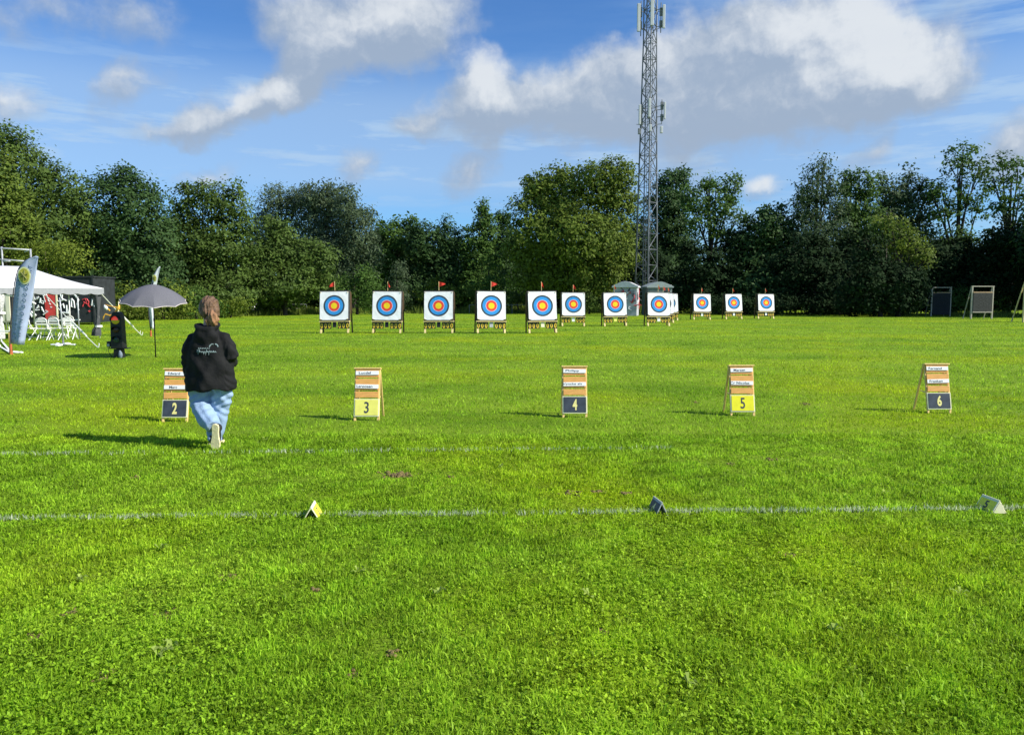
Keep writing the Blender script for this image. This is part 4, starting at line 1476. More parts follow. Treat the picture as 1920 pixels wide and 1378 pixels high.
# ------------------------------------------------------------------ timing light
def make_light():
    c = ground(224, 671)
    root = thing('traffic_light', c, 'tall black archery timing light with a red lamp at the top', 'traffic light')
    blk = mat('light_housing', (.010, .011, .012), .5, .3, 8)
    m = MB(); m.prism([(-.125, .0), (.125, .0), (.105, .24), (-.105, .24)], -.09, .09); m.build('pedestal', blk, root, bevel=.01)
    m = MB(); m.box((.01, 0, .262), (.52, .24, .02)); m.build('base_plate', blk, root, bevel=.004)
    h0, h1 = .272, 1.24
    prof = [(-.165, h0), (.165, h0), (.142, 1.06), (.10, 1.20), (.04, h1), (-.04, h1), (-.10, 1.20), (-.142, 1.06)]
    m = MB(); m.prism(prof, -.12, .11); hs = m.build('housing', blk, root, bevel=.012)
    def lens(z, r, name, ms):
        if True:
            R0 = Matrix.Translation((0, -.122, z)) @ Matrix.Rotation(PI / 2, 4, 'X')
            q = MB(); q.lathe([(r, 0), (r * .96, .018), (r * .7, .034), (r * .3, .042), (.001, .044)], 24)
            o = q.build(name, ms, root, smooth=True); o.matrix_local = R0
            # visor over the top half
            v = MB(); vs, fs = [], []
            for i in range(13):
                a = PI * i / 12
                for rr_ in (r * 1.06, r * 1.13):
                    for y in (0, -.09):
                        vs.append((rr_ * math.cos(a), y, rr_ * math.sin(a)))
            for i in range(12):
                a, b_ = i * 4, i * 4 + 4
                fs += [(a, b_, b_ + 1, a + 1), (a + 2, a + 3, b_ + 3, b_ + 2), (a + 1, b_ + 1, b_ + 3, a + 3), (a, a + 2, b_ + 2, b_)]
            v.add(vs, fs); w = v.build('visor', blk, root); w.matrix_local = Matrix.Translation((0, -.12, z))
    # the lit lamp: red above, dull green below
    mm, nt, out = new_mat('lamp_lens')
    tcn = N(nt, 'ShaderNodeTexCoord'); sp = N(nt, 'ShaderNodeSeparateXYZ'); nt.links.new(tcn.outputs['Object'], sp.inputs[0])
    rp = N(nt, 'ShaderNodeValToRGB'); rp.color_ramp.interpolation = 'CONSTANT'
    rp.color_ramp.elements[0].color = (.17, .18, .012, 1); rp.color_ramp.elements[1].color = (.75, .07, .05, 1); rp.color_ramp.elements[1].position = .5
    ad = N(nt, 'ShaderNodeMath', operation='MULTIPLY_ADD'); ad.inputs[1].default_value = 5; ad.inputs[2].default_value = .5
    nt.links.new(sp.outputs['Y'], ad.inputs[0]); nt.links.new(ad.outputs[0], rp.inputs['Fac'])
    p = N(nt, 'ShaderNodeBsdfPrincipled'); p.inputs['Roughness'].default_value = .3
    nt.links.new(rp.outputs[0], p.inputs['Base Color']); nt.links.new(rp.outputs[0], p.inputs['Emission Color']); p.inputs['Emission Strength'].default_value = .35
    nt.links.new(p.outputs[0], out.inputs['Surface'])
    lens(1.015, .108, 'lamp', mm)
    dl = mat('lens_dark', (.05, .02, .022), .25, .2, 10); dg = mat('lens_green_dark', (.02, .05, .05), .25, .2, 10)
    lens(.76, .085, 'lamp', dl); lens(.50, .085, 'lamp', dg)
    m = MB(); m.box((-.24, -.02, .37), (.10, .12, .15)); bx = m.build('control_box', blk, root, bevel=.01)
    m = MB(); m.box((-.24, -.085, .35), (.06, .012, .07)); m.build('label_plate', grey_p, bx)
    m = MB(); m.tube([(-.25, -.02, .30), (-.27, -.03, .16), (-.19, -.05, .05), (-.08, -.06, .01)], .008, 6); m.build('cable', black_p, root, smooth=True)
    m = MB(); m.ball((.09, -.12, .09), (.055, .05, .10)); m.ball((.08, -.12, .17), (.03, .03, .04)); m.build('weight_bag', mat('weight_bag', (.16, .20, .25), .8, .2, 20, .3, 40), root, smooth=True)


make_light()


# ------------------------------------------------------------------ tent
def make_tent():
    u = Vector((-.724, -.69, 0)); v = Vector((-.69, .724, 0))
    E = Vector(((187 - 960) / F * 31.0, 31.0, 0))
    root = thing('tent', E, 'white open sided party tent at the left edge', 'tent')
    L, W = 9.0, 4.2
    ze, zr = 1.98, 2.86
    canvas = mat('tent_canvas', (.88, .88, .88), .7, .02, 3, .1, 8, trans=.12)
    val = mat('tent_valance_shaded', (.36, .37, .39), .7, .08, 12, trans=.2)  # white cloth greyed: the shade under the eave is in the colour
    def P(a, b, z): return u * a + v * b + Vector((0, 0, z))
    ov = .18
    # roof with a little sag
    vs, fs = [], []
    c00, c10, c11, c01 = P(-ov, -ov, ze), P(L, -ov, ze), P(L, W + ov, ze), P(-ov, W + ov, ze)
    r0, r1 = P(2.0, W / 2, zr), P(L - 2, W / 2, zr)
    def patch(a, b, c, d, n=8):
        vs, fs = [], []
        for i in range(n + 1):
            for j in range(n + 1):
                s, t = i / n, j / n
                p = a.lerp(b, s).lerp(d.lerp(c, s), t)
                p = p + Vector((0, 0, -.07 * math.sin(PI * t) * (1 - .3 * math.sin(PI * s))))
                vs.append(p)
        for i in range(n):
            for j in range(n):
                k = i * (n + 1) + j
                fs.append((k, k + n + 1, k + n + 2, k + 1))
        return vs, fs
    m = MB()
    for q in ((c00, c10, r1, r0), (c11, c01, r0, r1), (c01, c00, r0, r0), (c10, c11, r1, r1)): m.add(*patch(*q))
    o = m.build('roof', canvas, root, smooth=True)
    s = o.modifiers.new('t', 'SOLIDIFY'); s.thickness = .006
    m = MB()
    for a, b in ((c00, c10), (c01, c00), (c11, c01)):
        n = int((b - a).length / .12)
        vs, fs = [], []
        for i in range(n + 1):
            p = a.lerp(b, i / n)
            vs += [p + Vector((0, 0, .0)), p + Vector((0, 0, -.20 - .05 * abs(math.sin(i * PI / 4))))]
        for i in range(n): fs.append((2 * i, 2 * i + 2, 2 * i + 3, 2 * i + 1))
        m.add(vs, fs)
    o = m.build('valance', val, root)
    s = o.modifiers.new('t', 'SOLIDIFY'); s.thickness = .006
    for a, b in ((0, 0), (.75, -.05), (3.4, 0), (6.2, 0), (0, W), (3.4, W), (6.2, W)):
        m = MB(); m.tube([P(a, b, 0), P(a, b, ze - .02)], .026, 8); m.build('pole', white_p if a != .75 else galv, root, smooth=True)
    # curtains tied back at the poles
    cd = mat('curtain_dark', (.06, .065, .07), .85, .3, 14)
    cl = mat('curtain_pale', (.46, .46, .45), .85, .35, 14)
    def curtain(a, b, mm, pinch):
        m = MB(); n = 20; vs, fs = [], []
        for k in range(15):
            t = k / 14
            z = ze - .15 - t * (ze - .25)
            R = .11 + .05 * math.cos(t * PI * 2) - (.04 if abs(t - pinch) < .06 else 0)
            for j in range(n):
                an = 2 * PI * j / n
                r = R * (1 + .22 * math.sin(an * 5 + t * 2))
                p = P(a, b, z) + Vector((r * math.cos(an), r * math.sin(an), 0)) + Vector((.05 * math.sin(t * 4), -.02, 0))
                vs.append(p)
        for k in range(14):
            for j in range(n):
                j2 = (j + 1) % n
                fs.append((k * n + j, k * n + j2, (k + 1) * n + j2, (k + 1) * n + j))
        m.add(vs, fs)
        o = m.build('curtain', mm, root, smooth=True)
        t = MB()
        zz = ze - .15 - pinch * (ze - .25)
        t.tube([P(a, b, zz - .04) + Vector((.05, 0, 0)), P(a, b, zz + .04) + Vector((.05, 0, 0))], .135, 12); t.build('tie', white_p, o)
    curtain(.06, .05, cd, .78); curtain(3.35, .0, cl, .45)
    # brace from pole to eave
    m = MB(); m.tube([P(3.4, -.05, 1.75), P(2.6, -.1, ze - .35), P(2.2, -.1, ze - .6)], .03, 6); m.build('brace', white_p, root)
    rope = mat('guy_rope', (.70, .72, .62), .8, .1, 30)
    for a, b in ((P(0, 0, ze - .05), (266, 629)), (P(0, 0, ze - .05), (262, 626)), (P(1.8, 0, ze - .3), (184, 652))):
        g = ground(*b) - E
        m = MB(); m.tube([a, a.lerp(g, .5) + Vector((0, 0, -.05)), g], .016, 5)
        m.tube([a.lerp(g, .55), a.lerp(g, .8)], .03, 5)
        m.tube([g + Vector((0, 0, -.05)), g + Vector((.05, -.02, .14))], .02, 6)
        m.build('guy_rope', rope, root)
    return E


E_TENT = make_tent()

# tape bundle knotted on the guy rope
def make_tape():
    d = 26.0
    tape = mat('tape_orange', (.75, .40, .05), .6, .25, 12)
    b = at(222, 578, d)
    root = thing('barrier_tape', (b.x, b.y, 0), 'orange and yellow tape knotted round a stake left of the umbrella', 'tape')
    def L(px, py): return at(px, py, d) - Vector((b.x, b.y, 0))
    m = MB(); m.tube([L(223, 640) * Vector((1, 1, 0)) if False else Vector((0, 0, -.1)), L(222, 580), L(222.5, 565)], [.018, .018, .006], 7); m.build('stake', cream, root, smooth=True)
    m = MB()
    m.tube([L(219, 583), L(222, 578), L(224, 572)], [(.03, .03), (.06, .045), (.02, .02)], 8)
    for pts in (((220, 577), (212, 575), (203, 573), (197, 571)), ((219, 581), (214, 588), (206, 592), (198, 589), (194, 594), (193, 600)), ((206, 583), (203, 580), (200, 577))):
        m.tube([L(*p) for p in pts], [(.03, .012), (.022, .012)] + [(.026, .012)] * (len(pts) - 2), 6)
    m.build('tape', tape, root, smooth=True)
    m = MB(); m.tube([L(196, 572), L(199, 577), L(201, 581)], [.03, .07, .03], 8); m.build('tag', white_p, root, smooth=True)


make_tape()


# ------------------------------------------------------------------ graffiti container behind the tent
def make_container():
    d = 47.0
    x1 = (180 - 960) / F * d
    root = thing('container', (x1, d, 0), 'long dark shed covered in white and red graffiti behind the tent', 'shed')
    blk = mat('container_black', (.020, .024, .027), .75, .4, 3, .2, 20)
    Wd, H = 7.6, 2.72
    m = MB(); m.box((-Wd / 2, 1.25, H / 2 + .12), (Wd, 2.5, H)); m.build('wall', blk, root, bevel=.02)
    m = MB(); m.box((-Wd / 2, 1.25, H + .16), (Wd + .1, 2.6, .09)); m.build('roof', blk, root)
    m = MB(); m.box((-.04, -.03, 1.5), (.09, .05, 2.98)); m.build('corner_post', blk, root)
    kx = d / F
    def X(px): return (px - 180) * kx
    m = MB(); m.box((X(97.5), -.03, 1.5), (19 * kx, .06, 2.5)); m.build('red_panel', mat('container_red', (.62, .055, .05), .6, .25, 4), root)
    m = MB(); m.box((X(110), -.03, 1.5), (2.5 * kx, .08, 2.5)); m.build('trim', cream, root)
    m = MB(); m.box((X(15), -.03, 1.35), (14 * kx, .06, 2.3)); m.build('door', mat('door_cream', (.74, .72, .55), .6, .06, 4), root)
    m = MB(); m.box((X(4), -.04, 1.35), (5 * kx, .08, 2.3)); m.build('door_frame', mat('door_brown', (.20, .07, .05), .6, .2, 4), root)
    wh = MB(); rd = MB()
    def path(mb_, pts, r): mb_.tube([Vector((X(px), -.035, at(px, py, d).z)) for px, py in pts], r, 5)
    for pts in (((117, 547), (118, 555), (122, 563), (112, 565)), ((122, 547), (120, 560), (128, 564)), ((132, 562), (134, 575), (130, 588)), ((116, 586), (124, 586), (133, 588)), ((128, 572), (128, 586)),
                ((138, 560), (137, 575), (143, 577), (142, 565), (138, 560)), ((146, 556), (151, 562), (148, 570), (150, 582)), ((143, 553), (150, 557)), ((179, 552), (176, 568), (175, 573)), ((180, 560), (180, 575)), ((115, 574), (122, 570), (124, 578))):
        path(wh, pts, .045)
    r = random.Random(8)
    for k in range(20):
        px, py = r.uniform(60, 90), r.uniform(552, 592)
        path(wh, [(px, py), (px + r.uniform(-5, 5), py + r.uniform(-8, 8)), (px + r.uniform(-8, 8), py + r.uniform(-8, 8))], r.uniform(.03, .08))
    for pts in (((158, 562), (163, 560), (166, 566), (160, 570), (158, 575)), ((166, 560), (170, 566), (168, 573), (172, 576)), ((160, 566), (170, 572)), ((168, 583), (170, 585), (171, 582))):
        path(rd, pts, .03)
    for k in range(5): path(wh, [(90 + k * 2, 548 + k * 7), (93 + k * 2, 556 + k * 5)], .05)
    wh.build('white_graffiti', spray_white, root); rd.build('red_graffiti', spray_red, root)


make_container()


# scaffold rail over the tent
def make_scaffold():
    d = 40.0
    p0 = at(3, 590, d)
    root = thing('scaffold', (p0.x, d, 0), 'grey tubular scaffold frame rising over the tent roof', 'scaffold')
    def L(px, py, dd=d): q = at(px, py, dd); return Vector((q.x - p0.x, q.y - d, q.z))
    for px, yt in ((3, 463), (57, 467), (-60, 460)):
        a = L(px, yt); m = MB(); m.tube([Vector((a.x, a.y, -.1)), a], .045, 8); m.build('post', galv, root, smooth=True)
    for a, b in (((-60, 462), (57, 469)), ((-60, 482), (57, 491)), ((3, 490), (20, 490))):
        m = MB(); m.tube([L(*a), L(*b)], .042, 8); m.build('rail', galv, root, smooth=True)
    for px in (3, 57):
        a = L(px, 464 if px == 3 else 469); m = MB(); m.tube([a, a + Vector((-1.4, 1.8, 0))], .04, 8); m.build('rail', galv, root, smooth=True)


make_scaffold()

# ------------------------------------------------------------------ feather flags
flag_blue = mat('flag_cloth', (.50, .58, .76), .75, .1, 3, .25, 5, trans=.35)
flag_white = mat('flag_cloth_white', (.72, .76, .80), .75, .06, 3, .25, 5, trans=.3)
emblem_y = mat('emblem_yellow', (.42, .40, .05), .7, .35, 14)
emblem_r = mat('emblem_ring', (.62, .66, .35), .7, .1, 14)
emblem_d = mat('emblem_dark', (.16, .17, .05), .7, .2, 20)
flag_ink = mat('flag_lettering', (.09, .17, .25), .8, .3, 30)
orange_foot = mat('orange_foot', (.42, .11, .035), .6, .2, 10)


def make_feather(base_px, d, left, right, label, cloth, emb, letters, foot_z):
    """left and right: the cloth's outline from bottom to top, in the photo's pixels at its distance."""
    b = at(base_px[0], base_px[1], d)
    root = thing('feather_flag', (b.x, d, 0), label, 'banner flag', 'feather flags')
    def L(px, py): q = at(px, py, d); return Vector((q.x - b.x, 0, q.z))
    nl = 24
    def samp(poly, t):
        k = t * (len(poly) - 1); i = min(int(k), len(poly) - 2); f = k - i
        return (poly[i][0] * (1 - f) + poly[i + 1][0] * f, poly[i][1] * (1 - f) + poly[i + 1][1] * f)
    vs, fs = [], []
    m_ = 8
    def surf(t, s):
        a, c = L(*samp(left, t)), L(*samp(right, t))
        p = a.lerp(c, s)
        p.y += .05 * math.sin(s * 7 + t * 3) * (1 - t * .7) + .03 * math.sin(s * 13 + 1) * (1 - t)
        return p
    for i in range(nl + 1):
        for j in range(m_ + 1): vs.append(surf(i / nl, j / m_))
    for i in range(nl):
        for j in range(m_):
            k = i * (m_ + 1) + j
            fs.append((k, k + 1, k + m_ + 2, k + m_ + 1))
    mb = MB(); mb.add(vs, fs)
    o = mb.build('cloth', cloth, root, smooth=True)
    s = o.modifiers.new('t', 'SOLIDIFY'); s.thickness = .004; s.offset = 0
    # pole in the sleeve
    pts = [L(*samp(left, t)) + Vector((0, 0, 0)) for t in np.linspace(0, 1, 14)]
    p = MB(); p.tube([Vector((0, 0, -.15)), Vector((0, 0, .15))] + pts, [.02] * 4 + list(np.linspace(.018, .008, 12)), 8); p.build('pole', mat('flag_pole', (.05, .045, .04), .5, .2, 10), root, smooth=True)
    p = MB(); p.tube([Vector((0, 0, -.02)), Vector((0, 0, foot_z))], [.05, .035], 8); p.build('foot', orange_foot, root)
    (ex, ey, erx, ery) = emb
    def disc(rx, ry, off, name, mm, parent):
        c = L(ex, ey); mb = MB(); n = 24
        ring = [c + Vector((rx * math.cos(2 * PI * k / n), -off, ry * math.sin(2 * PI * k / n))) for k in range(n)]
        mb.add(ring + [q + Vector((0, .006, 0)) for q in ring], [tuple(reversed(range(n))), tuple(range(n, 2 * n))] + [(k, (k + 1) % n, n + (k + 1) % n, n + k) for k in range(n)])
        return mb.build(name, mm, parent)
    kx = d / F
    e0 = disc(erx * kx * 1.12, ery * kx * 1.12, .062, 'emblem', emblem_r, o)
    e1 = disc(erx * kx * .92, ery * kx * .92, .072, 'emblem_centre', emblem_y, root); e1.parent = o
    c = L(ex, ey)
    q = MB()
    for k in range(6):
        a = k * PI / 3 + .3
        q.tube([c + Vector((0, -.082, 0)), c + Vector((erx * kx * .7 * math.cos(a), -.082, ery * kx * .7 * math.sin(a)))], [.03 * erx / 12, .012], 4)
    q.build('emblem_mark', emblem_d, o)
    if letters:
        q = MB()
        for (body, s_, t0, t1, w) in letters:
            n = len(body)
            for k, chh in enumerate(body):
                t = t0 + (t1 - t0) * k / max(1, n - 1)
                if chh == ' ': continue
                c_ = surf(t, s_); c2 = surf(t + .01, s_)
                ang = math.atan2(c2.x - c_.x, c2.z - c_.z)
                M = Matrix.Translation(c_ + Vector((0, -.016, 0))) @ Matrix.Rotation(ang - PI / 2, 4, 'Y')
                add_text(q, chh, M, w * .75, w, .02)
        q.build('lettering', flag_ink, o)
    return root


d1 = ground(21, 665).y
make_feather((21, 665), d1, [(19, 644), (20, 612), (22, 580), (24.5, 552), (28, 526), (34.5, 502), (49, 486), (68, 480)],
             [(43, 647), (49, 612), (57, 572), (62, 540), (66, 516), (69, 498), (71, 487), (72, 482)],
             'tall pale blue feather flag with a round yellow emblem before the tent', flag_blue, (48, 517, 10.5, 14.5),
             [('HANDBOOGSPORT', .66, .08, .70, .125), ('BOOGSCHUTTERSGILDE', .28, .05, .66, .085)], .30)
d2 = ground(283, 631).y
make_feather((283, 631), d2, [(282, 616), (280, 600), (278, 580), (280, 555), (284, 530), (288, 515), (294, 504), (299, 500)],
             [(288, 617), (289, 600), (287, 580), (289, 555), (293, 535), (296, 520), (299, 508), (301, 501)],
             'slender white feather flag half hidden by the grey umbrella', flag_white, (291, 522, 3.4, 6), [], .28)


# sandbag and pegs at the near feather flag
c = ground(30, 663)
m = MB(); m.ball((0, 0, .035), (.11, .06, .04)); m.ball((.13, .02, .03), (.07, .05, .035)); m.ball((-.06, .01, .05), (.05, .04, .03))
o = m.build('sandbag', white_p, smooth=True); o.location = c
tag(o, 'small white sandbag beside the foot of the pale blue flag', 'sandbag')
for k, (a, b, lab) in enumerate((((3, 641), (18, 660), 'upper white strap pegged left of the pale blue flag'), ((1, 652), (19, 664), 'lower white strap pegged left of the pale blue flag'))):
    p, q = ground(*a), ground(*b)
    m = MB(); m.bar(Vector((0, 0, .03)), q - p + Vector((0, 0, .05)), .06, .014)
    m.tube([Vector((0, 0, -.05)), Vector((0, 0, .10))], .014, 6)
    o = m.build('strap', white_p); o.location = p
    tag(o, lab, 'strap', 'flag straps')

# pole on cross base in front of the tent
c = ground(119, 648)
root = thing('parasol_stand', c, 'thin grey pole standing on a white cross foot before the tent', 'pole stand')
m = MB(); m.tube([(0, 0, .03), (-.02, 0, 1.1), (-.05, 0, 1.62)], [.035, .026, .022], 8); m.build('pole', galv, root, smooth=True)
m = MB(); m.box((0, 0, .035), (.82, .10, .05)); m.build('foot', white_p, root, bevel=.01)
m = MB(); m.bar((0, -.4, .025), (0, .4, .025), .1, .045); m.build('foot', white_p, root, bevel=.01)
m = MB(); m.ball((.18, -.08, .06), (.12, .09, .05)); m.ball((-.2, .05, .05), (.10, .07, .045)); m.build('weight', white_p, root, smooth=True)


# ------------------------------------------------------------------ tables and chairs under the tent
def make_table(px0, px1, d, label, topm, h=.74, rz=0.0):
    x0, x1 = (px0 - 960) / F * d, (px1 - 960) / F * d
    root = thing('folding_table', ((x0 + x1) / 2, d, 0), label, 'table', None, rz)
    w = x1 - x0
    m = MB(); m.box((0, 0, h - .02), (w, .7, .045)); m.build('tabletop', topm, root, bevel=.008)
    for s in (-1, 1):
        for y in (-.28, .28):
            m = MB(); m.tube([(s * (w / 2 - .15), y, 0), (s * (w / 2 - .25), y * .9, h - .04)], .018, 7); m.build('leg', white_p, root)
        m = MB(); m.tube([(s * (w / 2 - .2), -.26, .3), (s * (w / 2 - .2), .26, .3)], .014, 6); m.build('stretcher', white_p, root)
    return root


make_table(76, 143, 31.2, 'white folding table with a row of chairs under the tent', white_p)
make_table(-40, 20, 29.0, 'dull green table at the photo edge under the tent', mat('table_green', (.11, .13, .09), .6, .2, 6))


def make_chair():
    root = thing('folding_chair', (0, 0, 0), 'x', 'chair', 'white folding chairs under the tent')
    m = MB(); m.box((0, 0, .44), (.42, .40, .03)); m.build('seat', white_p, root, bevel=.01)
    m = MB()
    vs, fs = [], []
    pts = [Vector((.2 * math.cos(PI * k / 10), .2 + .03, .72 + .14 * math.sin(PI * k / 10))) for k in range(11)]
    m.tube([Vector((.2, .2, .44))] + pts + [Vector((-.2, .2, .44))], .016, 7)
    for z in (.62, .72, .8): m.box((0, .225, z), (.36, .018, .05))
    m.build('backrest', white_p, root)
    for sx in (-1, 1):
        m = MB(); m.tube([(sx * .2, -.24, 0), (sx * .2, .18, .6)], .014, 6); m.build('leg', white_p, root)
        m = MB(); m.tube([(sx * .18, .28, 0), (sx * .18, -.16, .44)], .014, 6); m.build('leg', white_p, root)
    m = MB(); m.tube([(-.2, -.17, .1), (.2, -.17, .1)], .012, 6); m.build('stretcher', white_p, root)
    return root


ch0 = make_chair()
CH = [(56, 29.8, 170, 'white folding chair partly behind the pale blue flag'), (84, 29.6, 185, 'white folding chair left of the thin grey pole and turned to the table'), (108, 29.9, 178, 'white folding chair just left of the thin grey pole'),
      (131, 30.1, 190, 'white folding chair right of the thin grey pole'), (96, 32.6, 5, 'white folding chair on the far side of the table left'), (124, 32.7, -6, 'white folding chair on the far side of the table right')]
for i, (px, d, rz, lab) in enumerate(CH):
    o = ch0 if i == 0 else copy_tree(ch0)
    o.location = ((px - 960) / F * d, d, 0)
    o.rotation_euler = (0, 0, rad(rz))
    o['label'] = lab
m = MB(); d = 27.6
w = 30 / F * d
root = thing('bench', ((3 - 960) / F * d, d, 0), 'white bench before the dull green table at the photo edge', 'bench')
m.box((0, 0, .43), (w * 1.6, .26, .04)); m.build('seat', white_p, root, bevel=.008)
for s in (-1, 1):
    m = MB(); m.box((s * w * .6, 0, .205), (.05, .24, .41)); m.build('leg', wood_honey, root)


# ------------------------------------------------------------------ the walking person
def make_person():
    c = Vector(((392 - 960) / F * 8.32, 8.32, 0))
    root = thing('person', c, 'person in a black jacket and pale blue jeans walking away past the first lane board', 'person')
    skin = mat('skin', (.50, .28, .19), .55, .1, 30)
    # ---- body: one continuous surface
    b = MB()
    hc = Vector((.0, .03, 1.46))
    HR = Matrix.Translation(hc) @ Matrix.Rotation(rad(24), 4, 'Z') @ Matrix.Rotation(rad(-6), 4, 'X') @ Matrix.Scale(1.14, 4)
    b.ball((0, -.005, .025), (.077, .095, .105), M=HR)
    b.ball((0, .045, -.035), (.062, .062, .085), M=HR)
    b.ball((0, .055, -.085), (.040, .040, .035), M=HR)
    b.tube([(0, .10, .01), (0, .118, -.025), (0, .105, -.035)], [.010, .014, .012], 8, M=HR)      # nose
    for s in (-1, 1):
        b.ball((s * .080, .005, -.01), (.010, .018, .032), M=HR)
        b.ball((s * .032, .088, .012), (.014, .010, .010), M=HR)
        b.ball((s * .030, .090, .030), (.020, .010, .006), M=HR)
    b.ball((0, .098, -.062), (.024, .012, .008), M=HR)
    b.tube([(0, -.02, 1.22), (0, 0, 1.34), (0, .02, 1.43)], [.065, .052, .056], 14)
    b.tube([(0, 0, .80), (0, 0, .95), (0, -.01, 1.12), (0, -.02, 1.24)], [(.14, .10), (.13, .10), (.15, .10), (.11, .07)], 16, ref=(1, 0, 0))
    SL, EL_, WL = Vector((-.165, -.01, 1.165)), Vector((-.225, -.02, .96)), Vector((-.235, .03, .77))
    SR, ER, WR = Vector((.17, -.01, 1.165)), Vector((.245, -.03, .985)), Vector((.17, .18, .90))
    for (s, e, w) in ((SL, EL_, WL), (SR, ER, WR)):
        b.tube([(0, -.01, 1.19), s, e, w], [.05, .05, .04, .026], 10)
    # hands
    def hand(w, d, side, palm_n, curl):
        d = d.normalized(); pn = palm_n.normalized(); a = d.cross(pn).normalized()
        b.tube([w, w + d * .035, w + d * .085], [(.024, .018), (.036, .016), (.038, .013)], 10, ref=tuple(a))
        for k, (o_, l_, r_) in enumerate(((-.028, .068, .0085), (-.0095, .076, .009), (.0095, .071, .0085), (.027, .056, .0075))):
            p0 = w + d * .078 + a * o_
            p1 = p0 + d * l_ * .45 + pn * l_ * .12 * curl + a * o_ * .15
            p2 = p1 + d * l_ * .30 + pn * l_ * .28 * curl
            p3 = p2 + d * l_ * .15 + pn * l_ * .26 * curl
            b.tube([p0, p1, p2, p3], [r_ * 1.1, r_, r_ * .92, r_ * .7], 8)
        q0 = w + d * .025 - a * .026 * side
        b.tube([q0, q0 + d * .03 - a * .022 * side + pn * .008, q0 + d * .058 - a * .024 * side + pn * .02], [.013, .011, .008], 8)
    hand(WL, Vector((.02, .03, -1)), 1, Vector((.9, .3, .1)), 1.0)
    hand(WR, Vector((-.55, .75, -.1)), -1, Vector((-.2, .1, -1)), 1.2)
    # legs
    HL, KL, AL = Vector((.10, 0, .80)), Vector((.065, .05, .41)), Vector((.0, .05, .09))
    HRt, KR, AR = Vector((-.10, 0, .80)), Vector((-.11, -.005, .43)), Vector((.125, -.225, .235))
    for (h, k, a) in ((HL, KL, AL), (HRt, KR, AR)):
        b.tube([h + Vector((0, 0, .06)), h, k, k.lerp(a, .35), a], [.085, .085, .052, .05, .033], 12)
    b.tube([AL, AL + Vector((0, .03, -.045)), AL + Vector((-.01, .13, -.065))], [.033, .032, .022], 10)
    b.tube([AR, AR + Vector((.003, -.01, -.05)), AR + Vector((.008, .01, -.16))], [.033, .03, .02], 10)
    b.tube([(0, 0, .72), (0, 0, .88)], [(.15, .10), (.15, .10)], 14)
    fuse(b, 'body', skin, root, .0075, 2)
    # ---- hair, pulled back into a low tail
    hairm = mat('hair', (.135, .075, .040), .5, .5, 14, .6, 50, stretch=(4, 4, 1))
    h = MB()
    h.ball((0, -.012, .040), (.090, .105, .105), M=HR)
    h.ball((0, -.055, -.01), (.080, .062, .085), M=HR)
    for s in (-1, 1): h.ball((s * .07, -.02, .0), (.022, .05, .06), M=HR)
    ho = fuse(h, 'hair', hairm, root, .008, 2, disp=lambda p: .004 * math.sin(p[0] * 95 + 3 * math.sin(p[2] * 22)) + .003 * math.sin(p[0] * 210 + p[2] * 30))
    tailm = mat('hair_tail', (.30, .155, .075), .5, .5, 18, .6, 60, stretch=(6, 6, 1))
    h = MB()
    h.tube([HR @ Vector((0.01, -.105, -.015)), HR @ Vector((.02, -.14, -.055)), HR @ Vector((.025, -.135, -.11)), HR @ Vector((.02, -.12, -.155))], [.03, .046, .042, .018], 12)
    h.tube([HR @ Vector((0.03, -.11, -.05)), HR @ Vector((.06, -.12, -.09)), HR @ Vector((.05, -.11, -.14))], [.02, .026, .012], 10)
    h.tube([HR @ Vector((-.01, -.11, -.06)), HR @ Vector((-.03, -.12, -.10)), HR @ Vector((-.02, -.11, -.15))], [.02, .024, .01], 10)
    fuse(h, 'ponytail', tailm, root, .006, 1, disp=lambda p: .004 * math.sin(p[0] * 160 + p[2] * 40))
    # ---- jacket
    jm = mat('jacket_cloth', (.0085, .009, .0095), .8, .35, 6, .3, 26, spec=.22)
    j = MB()
    rings = [(.615, .012, .255, .205), (.68, .01, .252, .20), (.80, .005, .245, .185), (.92, .0, .236, .168), (1.04, -.005, .226, .152), (1.13, -.01, .20, .138), (1.19, -.01, .165, .118), (1.25, -.01, .115, .092), (1.31, -.005, .088, .08)]
    def hemz(x): return 0.0
    vs, fs = [], []
    n = 40
    for (z, y, a, bb) in rings:
        for k in range(n):
            t = 2 * PI * k / n
            x = a * math.copysign(abs(math.cos(t)) ** .85, math.cos(t)); yy = bb * math.copysign(abs(math.sin(t)) ** .85, math.sin(t))
            zz = z + (.05 * x if z < .75 else 0) + (.012 * math.sin(3 * t) if z < .65 else 0)
            vs.append((x - .005, y + yy, zz))
    for i in range(len(rings) - 1):
        for k in range(n):
            k2 = (k + 1) % n
            fs.append((i * n + k, i * n + k2, (i + 1) * n + k2, (i + 1) * n + k))
    fs.append(tuple(reversed(range(n)))); fs.append(tuple((len(rings) - 1) * n + k for k in range(n)))
    j.add(vs, fs)
    j.tube([(-.09, -.01, 1.18), SL + Vector((.0, 0, -.01)), SL.lerp(EL_, .5) + Vector((-.008, -.01, 0)), EL_ + Vector((0, -.01, 0)), EL_.lerp(WL, .5), WL + Vector((0, 0, .012)), WL + Vector((0, 0, -.01))], [.075, .078, .076, .072, .066, .058, .052], 18)
    j.tube([(.09, -.01, 1.18), SR + Vector((0, 0, -.01)), SR.lerp(ER, .5) + Vector((.01, -.01, 0)), ER + Vector((.004, -.012, 0)), ER.lerp(WR, .5), WR], [.075, .078, .076, .072, .062, .052], 18)
